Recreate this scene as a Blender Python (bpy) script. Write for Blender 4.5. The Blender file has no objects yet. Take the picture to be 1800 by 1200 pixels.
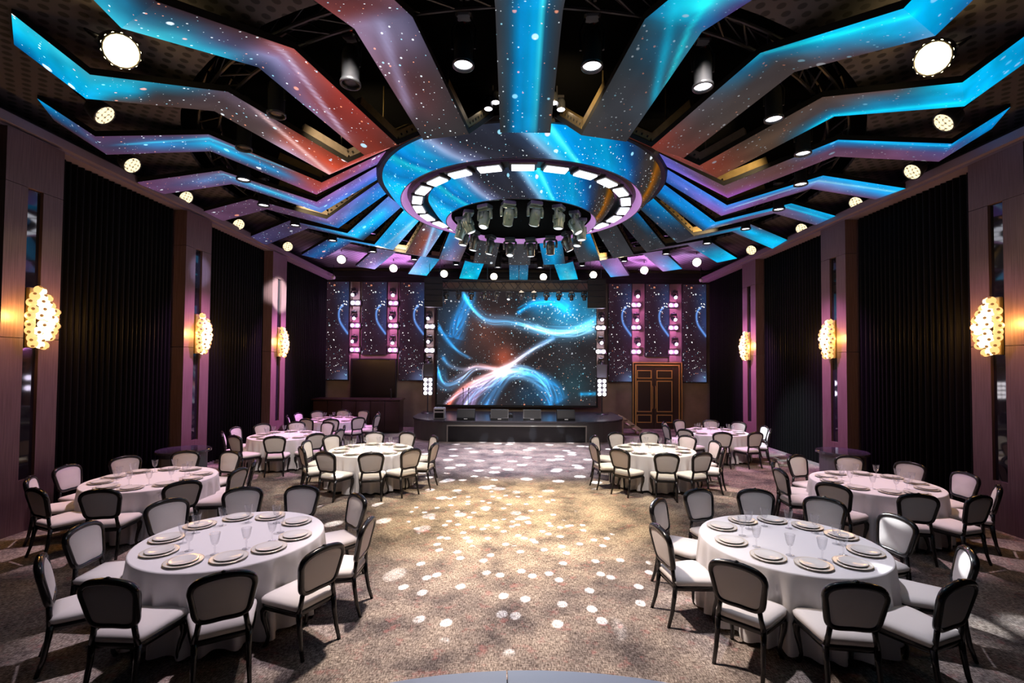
import bpy, math, random
import numpy as np
from mathutils import Vector, Matrix

random.seed(7)
rng = np.random.default_rng(7)
PI = math.pi
scene = bpy.context.scene
COL = scene.collection

# ------------------------------------------------------------------ camera
CAM = Vector((-0.133, 0.0, 2.634))
F_PX, PITCH, ROLL, YAW, SX, SY = 831.1, 0.0270, 0.0070, 0.0032, 7.76, 19.13
def cam_axes():
    cy, s = math.cos(YAW), math.sin(YAW); cp, sp = math.cos(PITCH), math.sin(PITCH)
    cr, sr = math.cos(ROLL), math.sin(ROLL)
    X1 = Vector((cy, -s, 0)); Y1 = Vector((s, cy, 0)); Z = Vector((0, 0, 1))
    Zc = -sp * Y1 + cp * Z; fwd = cp * Y1 + sp * Z
    return cr * X1 + sr * Zc, -sr * X1 + cr * Zc, fwd
_r, _u, _f = cam_axes()
cam_data = bpy.data.cameras.new('camera')
cam = bpy.data.objects.new('camera', cam_data)
M = Matrix.Identity(4)
for i in range(3):
    M[i][0], M[i][1], M[i][2], M[i][3] = _r[i], _u[i], -_f[i], CAM[i]
cam.matrix_world = M
cam_data.sensor_width = 36.0
cam_data.lens = F_PX * 36.0 / 1800.0
cam_data.shift_x = -SX / 1800.0
cam_data.shift_y = SY / 1800.0
cam_data.clip_start = 0.05
COL.objects.link(cam)
scene.camera = cam

# ------------------------------------------------------------------ world, view
world = bpy.data.worlds.new('world'); scene.world = world
world.use_nodes = True
world.node_tree.nodes['Background'].inputs[0].default_value = (0.30, 0.26, 0.34, 1)
world.node_tree.nodes['Background'].inputs[1].default_value = 0.010
vs = scene.view_settings
vs.view_transform = 'Standard'; vs.look = 'None'; vs.gamma = 1.0; vs.exposure = 0.0
vs.use_curve_mapping = False
scene.cycles.sample_clamp_indirect = 3.0
scene.cycles.max_bounces = 4
scene.cycles.diffuse_bounces = 2
scene.cycles.glossy_bounces = 2
scene.cycles.transparent_max_bounces = 8
scene.cycles.caustics_reflective = False
scene.cycles.caustics_refractive = False

def lin(c):
    c = np.asarray(c, float) / 255.0
    return np.where(c <= 0.04045, c / 12.92, ((c + 0.055) / 1.055) ** 2.4)
def linc(r, g, b): return tuple(lin((r, g, b)))

# ------------------------------------------------------------------ lights
def aim(o, tgt):
    d = Vector(tgt) - o.location
    o.rotation_euler = d.to_track_quat('-Z', 'Y').to_euler()
def spot(name, loc, tgt, energy, color, angle, blend=0.6, radius=0.12):
    L = bpy.data.lights.new(name, 'SPOT')
    L.energy = energy; L.color = color; L.spot_size = math.radians(angle)
    L.spot_blend = blend; L.shadow_soft_size = radius
    o = bpy.data.objects.new(name, L); COL.objects.link(o)
    o.location = loc; aim(o, tgt)
    return o
def point(name, loc, energy, color, radius=0.1):
    L = bpy.data.lights.new(name, 'POINT')
    L.energy = energy; L.color = color; L.shadow_soft_size = radius
    o = bpy.data.objects.new(name, L); COL.objects.link(o); o.location = loc
    return o
def gobo(name, loc, tgt, energy, color, angle, scale, thr, jitter=0.8, seed=0.0):
    """profile spot whose pattern wheel throws a field of round dots"""
    o = spot(name, loc, tgt, energy, color, angle, 0.12, 0.004)
    L = o.data; L.use_nodes = True
    nt = L.node_tree; N = nt.nodes; K = nt.links
    em = next(n for n in N if n.type == 'EMISSION')
    tc = N.new('ShaderNodeTexCoord')
    sep = N.new('ShaderNodeSeparateXYZ'); K.new(tc.outputs['Normal'], sep.inputs[0])
    du = N.new('ShaderNodeMath'); du.operation = 'DIVIDE'
    dv = N.new('ShaderNodeMath'); dv.operation = 'DIVIDE'
    K.new(sep.outputs[0], du.inputs[0]); K.new(sep.outputs[2], du.inputs[1])
    K.new(sep.outputs[1], dv.inputs[0]); K.new(sep.outputs[2], dv.inputs[1])
    cmb = N.new('ShaderNodeCombineXYZ')
    K.new(du.outputs[0], cmb.inputs[0]); K.new(dv.outputs[0], cmb.inputs[1]); cmb.inputs[2].default_value = seed
    vo = N.new('ShaderNodeTexVoronoi'); vo.voronoi_dimensions = '3D' if seed else '2D'
    vo.voronoi_dimensions = '2D'
    add = N.new('ShaderNodeVectorMath'); add.operation = 'ADD'; add.inputs[1].default_value = (seed, seed * 1.7, 0)
    K.new(cmb.outputs[0], add.inputs[0]); K.new(add.outputs[0], vo.inputs['Vector'])
    vo.inputs['Scale'].default_value = scale; vo.inputs['Randomness'].default_value = jitter
    mr = N.new('ShaderNodeMapRange')
    mr.inputs['From Min'].default_value = thr; mr.inputs['From Max'].default_value = thr * 0.72
    mr.inputs['To Min'].default_value = 0.0; mr.inputs['To Max'].default_value = 1.0
    K.new(vo.outputs['Distance'], mr.inputs['Value'])
    K.new(mr.outputs[0], em.inputs['Strength'])
    return o

TABLES = {  # name: (x, y, chair angles measured clockwise-from-camera side, phrase)
 'A':  (-3.16, 5.18, [-153,-119,-82,-46,-6,27,59,91,135,175], 'near left table'),
 'A2': ( 2.84, 5.15, [-163,-127,-86,-46,-12,23,62,102,133,165], 'near right table'),
 'B':  (-6.00, 7.75, [-163,-127,-93,-60,-20,15,51,86,113,163], 'left curtain-side table'),
 'B2': ( 5.74, 7.75, [-162,-124,-95,-56,-19,12,52,87,122,158], 'right curtain-side table'),
 'C':  (-3.27, 10.47, [-165,-124,-90,-56,-20,17,49,80,123,161], 'inner left table'),
 'C2': ( 3.00, 10.68, [-157,-121,-74,-43,-6,23,59,93,129,167], 'inner right table'),
 'D':  (-6.10, 12.45, [-165,-129,-97,-60,-24,16,52,84,114,157], 'far left pink-lit table'),
 'D2': ( 5.62, 13.64, [-157,-122,-87,-52,-16,20,58,87,128,162], 'far right pink-lit table'),
 'E':  (-6.15, 16.02, [-168,-133,-102,-66,-17,15,48,81,121,160], 'rearmost table by the bar'),
}
YC = 11.8   # centre of the ceiling star
tl = {'A': (960, (1, .85, .96), 31), 'A2': (880, (.96, .90, 1), 31), 'B': (1120, (1, .70, .79), 31), 'B2': (1120, (1, .72, .81), 31),
      'C': (1650, (1, .86, .62), 33), 'C2': (1650, (1, .88, .64), 33), 'D': (1500, (1, .54, .82), 31), 'D2': (1550, (1, .58, .92), 31), 'E': (1500, (1, .38, .86), 29)}
for k, (e, c, ang) in tl.items():
    x, y = TABLES[k][:2]
    spot('table_spot', (x * 0.8, y + 0.9, 6.2), (x, y, 0.75), e, c, ang, 0.55, 0.10)
# aisle wash
spot('aisle_wash', (0.4, 9.2, 6.0), (0.0, 8.6, 0), 4600, (1, .79, .48), 56, 0.9, .15)
spot('aisle_wash', (-1.5, 6.5, 6.2), (0.0, 5.2, 0), 2900, (1, .83, .72), 52, 0.9, .15)
spot('aisle_wash', (0.0, 13.0, 6.0), (0.0, 13.6, 0), 3000, (.92, .84, 1), 60, 0.9, .15)
spot('aisle_wash', (3.5, 11.0, 6.2), (5.6, 10.6, 0), 700, (1, .42, .72), 44, 0.9, .15)
spot('aisle_wash', (-3.5, 12.0, 6.2), (-4.6, 13.8, 0), 600, (.85, .5, 1), 50, 0.9, .15)
# pattern projectors
gobo('pattern_spot', (0.7, 10.2, 5.85), (0.1, 6.6, 0), 14000, (.92, .96, 1), 27, 20.0, .17, .9, 1.3)
gobo('pattern_spot', (-0.6, 10.4, 5.85), (-0.5, 8.6, 0), 11000, (.95, .97, 1), 28, 17.0, .15, .95, 4.1)
gobo('pattern_spot', (0.5, 13.2, 5.85), (0.3, 13.3, 0), 9000, (.80, .90, 1), 62, 7.5, .20, .95, 7.7)
gobo('pattern_spot', (-0.5, 12.9, 5.85), (-2.2, 9.2, 0), 8000, (.95, .97, 1), 40, 9.5, .16, .95, 2.9)
gobo('pattern_spot', (0.9, 12.9, 5.85), (2.7, 4.9, 0.4), 8200, (.97, .98, 1), 22, 11.0, .17, .9, 9.3)
for i in range(8):
    a = math.radians(45 * i + 7.5)
    spot('bracket_glow', (5.9 * math.sin(a), YC - 5.9 * math.cos(a), 6.25), (4.2 * math.sin(a), YC - 4.2 * math.cos(a), 6.55), 330, (1, .72, .38), 80, .8, .05)
for i in range(4):
    a = math.radians(90 * i + 45)
    point('hub_glow', (.6 * math.sin(a), YC - .6 * math.cos(a), 5.50), 8.0, (.62, .95, 1), .1)
# beams that hit the columns and curtains
spot('beam', (-2.1, 12.0, 5.55), (-7.75, 15.25, 4.85), 16000, (.92, .95, 1), 10.5, 0.5, .05)
spot('beam', (-2.1, 11.5, 5.55), (-7.75, 11.4, 4.85), 2200, (.40, .52, 1), 9, 0.8, .05)
spot('beam', (2.1, 12.0, 5.55), (7.95, 13.5, .7), 5000, (.75, .9, .95), 24, 1.0, .05)
spot('beam', (2.0, 11.0, 5.55), (5.3, 4.6, 0.0), 5000, (.95, .97, 1), 5, 0.5, .04)
spot('beam', (1.9, 10.9, 5.55), (4.15, 5.85, 0.75), 4200, (.95, .97, 1), 4.2, 0.4, .03)
spot('stage_front_wash', (0, 10.5, 5.55), (0, 16.3, .4), 1600, (1, .93, .88), 40, .8, .1)
# purple wash on the columns, the rear ceiling and the corners
for x, ys, es in ((-7.75, (7.46, 11.34, 15.25), (95, 720, 1350)), (7.75, (7.69, 11.66, 15.88), (95, 720, 1350))):
    for y, e in zip(ys, es):
        spot('column_wash', (x * 0.62, y + 0.3, 6.0), (x, y, 2.6), e * 3.0, (.84, .30, .92), 44, 0.9, .1)
for x in (-5.6, -4.2, 3.9, 5.4):
    spot('ceiling_wash', (x, 18.6, 5.55), (x * .98, 18.2, 6.68), 700, (.85, .32, 1), 118, 0.9, .1)
for x in (-6.8, 6.4):
    spot('ceiling_wash', (x, 16.8, 5.9), (x, 17.0, 6.68), 260, (.7, .45, 1), 120, 0.9, .1)
for s in (-1, 1):
    spot('stage_wash', (s * 3.3, 18.2, 4.4), (s * 3.4, 17.5, .72), 260, (.80, .72, 1), 50, 0.9, .1)
spot('stage_wash', (0, 17.4, 5.6), (0, 17.2, .72), 170, (.5, .6, 1), 100, 0.9, .1)
for s in (-1, 1):
    spot('front_fill', (s * 1.2, 1.6, 6.8), (s * 3.2, 5.6, .6), 1150, (.80, .80, 1), 46, 1.0, .3)  # unseen fill spots, added to brighten tables and chairs from the camera side
    spot('front_fill', (s * 2.2, 5.5, 6.6), (s * 4.2, 11.2, .6), 1500, (1, .88, .80), 48, 1.0, .3)
spot('back_wall_fill', (0, 15.0, 6.0), (0, 19.9, 2.0), 520, (1, .78, .60), 110, 1.0, .2)

# ------------------------------------------------------------------ materials
MATS = {}
def nodes_of(name):
    m = bpy.data.materials.new(name); m.use_nodes = True
    nt = m.node_tree
    b = next(n for n in nt.nodes if n.type == 'BSDF_PRINCIPLED')
    MATS[name] = m
    return m, nt, nt.nodes, nt.links, b
def simple(name, col, rough=0.5, metal=0.0, spec=0.5, bump=0.0, bscale=60, var=0.0, sheen=0.0):
    m, nt, N, K, b = nodes_of(name)
    b.inputs['Base Color'].default_value = (*col, 1)
    b.inputs['Roughness'].default_value = rough
    b.inputs['Metallic'].default_value = metal
    b.inputs['Specular IOR Level'].default_value = spec
    if sheen: b.inputs['Sheen Weight'].default_value = sheen
    if bump or var:
        tc = N.new('ShaderNodeTexCoord'); no = N.new('ShaderNodeTexNoise')
        no.inputs['Scale'].default_value = bscale; no.inputs['Detail'].default_value = 3
        K.new(tc.outputs['Object'], no.inputs['Vector'])
        if bump:
            bp = N.new('ShaderNodeBump'); bp.inputs['Strength'].default_value = bump; bp.inputs['Distance'].default_value = 0.01
            K.new(no.outputs['Fac'], bp.inputs['Height']); K.new(bp.outputs[0], b.inputs['Normal'])
        if var:
            mx = N.new('ShaderNodeMixRGB'); mx.inputs[1].default_value = (*[c * (1 - var) for c in col], 1)
            mx.inputs[2].default_value = (*[min(1, c * (1 + var)) for c in col], 1)
            K.new(no.outputs['Fac'], mx.inputs[0]); K.new(mx.outputs[0], b.inputs['Base Color'])
    return m
def emit(name, col, strength, base=(.02, .02, .02)):
    m, nt, N, K, b = nodes_of(name)
    b.inputs['Base Color'].default_value = (*base, 1)
    b.inputs['Emission Color'].default_value = (*col, 1)
    b.inputs['Emission Strength'].default_value = strength
    m.cycles.emission_sampling = 'NONE'
    return m

simple('cloth', (.80, .78, .79), .85, spec=.2, bump=.05, bscale=180)
simple('fabric', (.76, .72, .70), .9, spec=.15, bump=.08, bscale=220, var=.04)
simple('black_lacquer', (.010, .009, .010), .22, spec=.6)
simple('porcelain', (.82, .80, .77), .14, spec=.6)
simple('charger', (.80, .77, .71), .2, spec=.6)
simple('gold_rim', (.74, .62, .42), .3, metal=.5)
simple('matte_black', (.004, .004, .004), .9, spec=.0)
simple('black', (.008, .008, .009), .6, spec=.3)
simple('black_satin', (.014, .014, .015), .35, spec=.5)
simple('fixture_body', (.03, .032, .036), .32, spec=.6)
simple('fixture_teal_lit', (.10, .17, .18), .3, spec=.6)  # teal light on the near saucer heads is put into this colour
simple('truss_metal', (.045, .042, .045), .4, metal=.6)
simple('bracket_gold', (.42, .31, .14), .42, metal=.85, var=.35, bscale=9)
simple('bracket_silver', (.38, .33, .30), .45, metal=.8, var=.3, bscale=9)
simple('hole_black', (.004, .004, .004), .8)
simple('velvet', (.0035, .0032, .0038), .5, spec=.08)
emit('purple_lit_rim', (.55, .24, .66), .62, (.5, .35, .55))  # emission stands in for purple light falling on the saucer flanges
simple('stage_grey', (.060, .058, .060), .55, var=.2, bscale=3)
simple('stage_top', (.05, .05, .062), .22, spec=.6)
simple('frame_grey', (.36, .34, .31), .4, metal=.3)
simple('screen_black', (.006, .006, .007), .25, spec=.4)
simple('cornice', (.20, .15, .18), .6)
simple('baseboard', (.22, .20, .19), .5)
simple('bar_wood', (.028, .012, .010), .35)
simple('door_wood', (.035, .020, .016), .4, var=.3, bscale=6)
simple('door_panel', (.018, .011, .010), .35)
simple('door_gold', (.58, .37, .14), .38, metal=.6)
simple('wall_dark', (.02, .017, .018), .7)
simple('counter_grey', (.13, .135, .16), .4)
simple('counter_top', (.06, .055, .075), .12, spec=.7)
simple('disc_blue', (.30, .38, .55), .35)
simple('disc_seam', (.05, .06, .09), .6)
simple('case_silver', (.62, .64, .66), .35, metal=.5)
simple('stair_wood', (.52, .40, .32), .6)
simple('mirror', (.012, .011, .014), .04, spec=1.0)
simple('white_plastic', (.6, .6, .6), .4)
simple('mesh_grille', (.02, .02, .021), .7, bump=.3, bscale=400)
emit('lens_white', (.95, .93, 1), 6.0)
emit('lens_pair', (1, .93, .98), 9.0)
emit('lens_soft', (.80, .84, .86), 1.4)
emit('lens_pink', (1, .50, 1), 2.6)
emit('lens_lilac', (.80, .70, 1), 9.0)
emit('lamp_bar', (.86, .88, 1), 3.2)
emit('globe', (1, .76, .44), 2.6)
emit('globe_gold', (1, .52, .17), 1.5)
emit('globe_core', (.75, .30, .06), .45)
emit('star_white', (1, 1, 1), 1.6)
emit('tiny_red', (1, .1, .05), 2.0)

def wood_material():
    m, nt, N, K, b = nodes_of('column_wood')
    tc = N.new('ShaderNodeTexCoord'); mp = N.new('ShaderNodeMapping')
    mp.inputs['Scale'].default_value = (14, 14, .45)
    no = N.new('ShaderNodeTexNoise'); no.inputs['Scale'].default_value = 4; no.inputs['Detail'].default_value = 6
    cr = N.new('ShaderNodeValToRGB')
    cr.color_ramp.elements[0].position = .3; cr.color_ramp.elements[0].color = (.095, .052, .050, 1)
    cr.color_ramp.elements[1].position = .75; cr.color_ramp.elements[1].color = (.165, .10, .098, 1)
    K.new(tc.outputs['Object'], mp.inputs[0]); K.new(mp.outputs[0], no.inputs['Vector'])
    K.new(no.outputs['Fac'], cr.inputs[0]); K.new(cr.outputs[0], b.inputs['Base Color'])
    b.inputs['Roughness'].default_value = .42; b.inputs['Specular IOR Level'].default_value = .4
wood_material()

def carpet_material():
    m, nt, N, K, b = nodes_of('carpet')
    tc = N.new('ShaderNodeTexCoord')
    def noise(scale, det, rough=.6, vec=None, stretch=None):
        n = N.new('ShaderNodeTexNoise'); n.inputs['Scale'].default_value = scale
        n.inputs['Detail'].default_value = det; n.inputs['Roughness'].default_value = rough
        if stretch:
            mp = N.new('ShaderNodeMapping'); mp.inputs['Scale'].default_value = stretch
            K.new(tc.outputs['Object'], mp.inputs[0]); K.new(mp.outputs[0], n.inputs['Vector'])
        else: K.new(tc.outputs['Object'], n.inputs['Vector'])
        return n
    def ramp(src, stops):
        r = N.new('ShaderNodeValToRGB'); e = r.color_ramp.elements
        e[0].position, e[0].color = stops[0][0], (*stops[0][1], 1)
        e[1].position, e[1].color = stops[-1][0], (*stops[-1][1], 1)
        for p, c in stops[1:-1]:
            q = e.new(p); q.color = (*c, 1)
        K.new(src, r.inputs[0]); return r
    def mix(fac, a, c, mode='MIX'):
        x = N.new('ShaderNodeMixRGB'); x.blend_type = mode
        if isinstance(fac, float): x.inputs[0].default_value = fac
        else: K.new(fac, x.inputs[0])
        for i, v in ((1, a), (2, c)):
            if isinstance(v, tuple): x.inputs[i].default_value = (*v, 1)
            else: K.new(v, x.inputs[i])
        return x.outputs[0]
    # woven threads in both directions over soft cloudy patches
    big = noise(1.7, 5, .62)
    wx = noise(1, 4, .7, stretch=(105, 20, 1)); wy = noise(1, 4, .7, stretch=(20, 105, 1))
    red = noise(5.5, 4, .7)
    base = ramp(big.outputs['Fac'], [(.34, (.13, .115, .115)), (.47, (.27, .235, .215)), (.60, (.40, .345, .30)), (.72, (.46, .41, .36))])
    thx = ramp(wx.outputs['Fac'], [(.40, (.30, .28, .28)), (.60, (1, 1, 1))])
    thy = ramp(wy.outputs['Fac'], [(.40, (.34, .32, .32)), (.60, (1, 1, 1))])
    c = mix(1.0, base.outputs[0], thx.outputs[0], 'MULTIPLY')
    c = mix(1.0, c, thy.outputs[0], 'MULTIPLY')
    rf = ramp(red.outputs['Fac'], [(.56, (0, 0, 0)), (.68, (1, 1, 1))])
    bw = N.new('ShaderNodeRGBToBW'); K.new(rf.outputs[0], bw.inputs[0])
    ml = N.new('ShaderNodeMath'); ml.operation = 'MULTIPLY'; K.new(bw.outputs[0], ml.inputs[0]); ml.inputs[1].default_value = .38
    c = mix(ml.outputs[0], c, (.24, .085, .085))
    hs = N.new('ShaderNodeHueSaturation'); hs.inputs['Value'].default_value = 2.1
    K.new(c, hs.inputs['Color'])
    K.new(hs.outputs[0], b.inputs['Base Color'])
    b.inputs['Roughness'].default_value = .95; b.inputs['Specular IOR Level'].default_value = .08
    bp = N.new('ShaderNodeBump'); bp.inputs['Strength'].default_value = .25; bp.inputs['Distance'].default_value = .01
    K.new(wx.outputs['Fac'], bp.inputs['Height']); K.new(bp.outputs[0], b.inputs['Normal'])
carpet_material()

def plaster_material():
    m, nt, N, K, b = nodes_of('plaster')
    tc = N.new('ShaderNodeTexCoord'); no = N.new('ShaderNodeTexNoise')
    no.inputs['Scale'].default_value = 1.6; no.inputs['Detail'].default_value = 6
    cr = N.new('ShaderNodeValToRGB')
    cr.color_ramp.elements[0].position = .3; cr.color_ramp.elements[0].color = (.16, .125, .095, 1)
    cr.color_ramp.elements[1].position = .75; cr.color_ramp.elements[1].color = (.25, .20, .16, 1)
    K.new(tc.outputs['Object'], no.inputs['Vector']); K.new(no.outputs['Fac'], cr.inputs[0])
    K.new(cr.outputs[0], b.inputs['Base Color']); b.inputs['Roughness'].default_value = .8
plaster_material()

def ceiling_material():
    """dark acoustic ceiling with a regular field of perforations"""
    m, nt, N, K, b = nodes_of('perforated')
    tc = N.new('ShaderNodeTexCoord')
    vo = N.new('ShaderNodeTexVoronoi'); vo.voronoi_dimensions = '2D'
    vo.inputs['Scale'].default_value = 6.0; vo.inputs['Randomness'].default_value = 0.0
    mp = N.new('ShaderNodeMapping'); mp.inputs['Rotation'].default_value = (0, 0, PI / 4)
    K.new(tc.outputs['Object'], mp.inputs[0]); K.new(mp.outputs[0], vo.inputs['Vector'])
    cr = N.new('ShaderNodeValToRGB'); e = cr.color_ramp.elements
    e[0].position = .26; e[0].color = (.006, .005, .006, 1); e[1].position = .33; e[1].color = (.06, .052, .056, 1)
    K.new(vo.outputs['Distance'], cr.inputs[0]); K.new(cr.outputs[0], b.inputs['Base Color'])
    b.inputs['Roughness'].default_value = .7
ceiling_material()

def glass_material():
    m, nt, N, K, b = nodes_of('crystal')
    out = next(n for n in N if n.type == 'OUTPUT_MATERIAL')
    tr = N.new('ShaderNodeBsdfTransparent'); tr.inputs[0].default_value = (.98, .98, .985, 1)
    gl = N.new('ShaderNodeBsdfGlossy'); gl.inputs[0].default_value = (.95, .95, 1, 1); gl.inputs['Roughness'].default_value = .08
    df = N.new('ShaderNodeBsdfDiffuse'); df.inputs[0].default_value = (.95, .95, 1, 1)
    lw = N.new('ShaderNodeLayerWeight'); lw.inputs[0].default_value = .35
    mr = N.new('ShaderNodeMapRange'); mr.inputs['To Min'].default_value = .03; mr.inputs['To Max'].default_value = .42
    K.new(lw.outputs['Facing'], mr.inputs['Value'])
    m1 = N.new('ShaderNodeMixShader'); m1.inputs[0].default_value = .45
    K.new(gl.outputs[0], m1.inputs[1]); K.new(df.outputs[0], m1.inputs[2])
    m2 = N.new('ShaderNodeMixShader'); K.new(mr.outputs[0], m2.inputs[0])
    K.new(tr.outputs[0], m2.inputs[1]); K.new(m1.outputs[0], m2.inputs[2])
    K.new(m2.outputs[0], out.inputs['Surface'])
    N.remove(b)
glass_material()

def led_material(name, s1, s2, amp=1.0):
    """LED wall: picture colours from the mesh attribute, plus small specks of light"""
    m, nt, N, K, b = nodes_of(name)
    b.inputs['Base Color'].default_value = (.006, .006, .006, 1)
    b.inputs['Roughness'].default_value = .7; b.inputs['Specular IOR Level'].default_value = .05
    at = N.new('ShaderNodeVertexColor'); at.layer_name = 'Col'
    uv = N.new('ShaderNodeUVMap'); uv.uv_map = 'UVMap'
    def specks(scale, k, pw):
        vo = N.new('ShaderNodeTexVoronoi'); vo.voronoi_dimensions = '2D'; vo.inputs['Scale'].default_value = scale
        K.new(uv.outputs[0], vo.inputs['Vector'])
        sp = N.new('ShaderNodeSeparateColor'); K.new(vo.outputs['Color'], sp.inputs[0])
        po = N.new('ShaderNodeMath'); po.operation = 'POWER'; po.inputs[1].default_value = pw
        K.new(sp.outputs[0], po.inputs[0])
        th = N.new('ShaderNodeMath'); th.operation = 'MULTIPLY'; th.inputs[1].default_value = k
        K.new(po.outputs[0], th.inputs[0])
        sb = N.new('ShaderNodeMath'); sb.operation = 'SUBTRACT'
        K.new(th.outputs[0], sb.inputs[0]); K.new(vo.outputs['Distance'], sb.inputs[1])
        mr = N.new('ShaderNodeMapRange'); mr.inputs['From Min'].default_value = 0; mr.inputs['From Max'].default_value = .06
        K.new(sb.outputs[0], mr.inputs['Value'])
        cr = N.new('ShaderNodeValToRGB'); e = cr.color_ramp.elements
        cr.color_ramp.interpolation = 'CONSTANT'
        e[0].position = 0; e[0].color = (.85, .93, 1, 1); e[1].position = .55; e[1].color = (.35, .8, 1, 1)
        q = e.new(.78); q.color = (1, .35, .18, 1)
        K.new(sp.outputs[1], cr.inputs[0])
        mx = N.new('ShaderNodeMixRGB'); mx.blend_type = 'MULTIPLY'; mx.inputs[0].default_value = 1
        K.new(cr.outputs[0], mx.inputs[1]); K.new(mr.outputs[0], mx.inputs[2])
        return mx.outputs[0]
    a = specks(s1, .26, 12); c = specks(s2, .26, 7)
    ad = N.new('ShaderNodeMixRGB'); ad.blend_type = 'ADD'; ad.inputs[0].default_value = 1
    K.new(a, ad.inputs[1]); K.new(c, ad.inputs[2])
    st = N.new('ShaderNodeMixRGB'); st.blend_type = 'MULTIPLY'; st.inputs[0].default_value = 1
    K.new(ad.outputs[0], st.inputs[1]); K.new(at.outputs['Alpha'], st.inputs[2])
    fin = N.new('ShaderNodeMixRGB'); fin.blend_type = 'ADD'; fin.inputs[0].default_value = 1
    K.new(at.outputs['Color'], fin.inputs[1]); K.new(st.outputs[0], fin.inputs[2])
    K.new(fin.outputs[0], b.inputs['Emission Color']); b.inputs['Emission Strength'].default_value = amp
    m.cycles.emission_sampling = 'NONE'
led_material('led_strip', 4.2, 15.0)
led_material('led_screen', 5.5, 13.0)
led_material('led_ring', 5.0, 16.0)

def par_material():
    m, nt, N, K, b = nodes_of('par_face')
    tc = N.new('ShaderNodeTexCoord'); vo = N.new('ShaderNodeTexVoronoi'); vo.voronoi_dimensions = '2D'
    vo.inputs['Scale'].default_value = 15; vo.inputs['Randomness'].default_value = .25
    K.new(tc.outputs['Object'], vo.inputs['Vector'])
    mr = N.new('ShaderNodeMapRange'); mr.inputs['From Min'].default_value = .42; mr.inputs['From Max'].default_value = .62
    mr.inputs['To Min'].default_value = 1.5; mr.inputs['To Max'].default_value = .12
    K.new(vo.outputs['Distance'], mr.inputs['Value'])
    b.inputs['Base Color'].default_value = (.1, .09, .07, 1)
    b.inputs['Emission Color'].default_value = (1, .82, .50, 1)
    K.new(mr.outputs[0], b.inputs['Emission Strength']); m.cycles.emission_sampling = 'NONE'
par_material()
emit('par_glare', (1, .84, .48), 9.0)
emit('par_warm', (1, .90, .70), 4.0)

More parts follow.
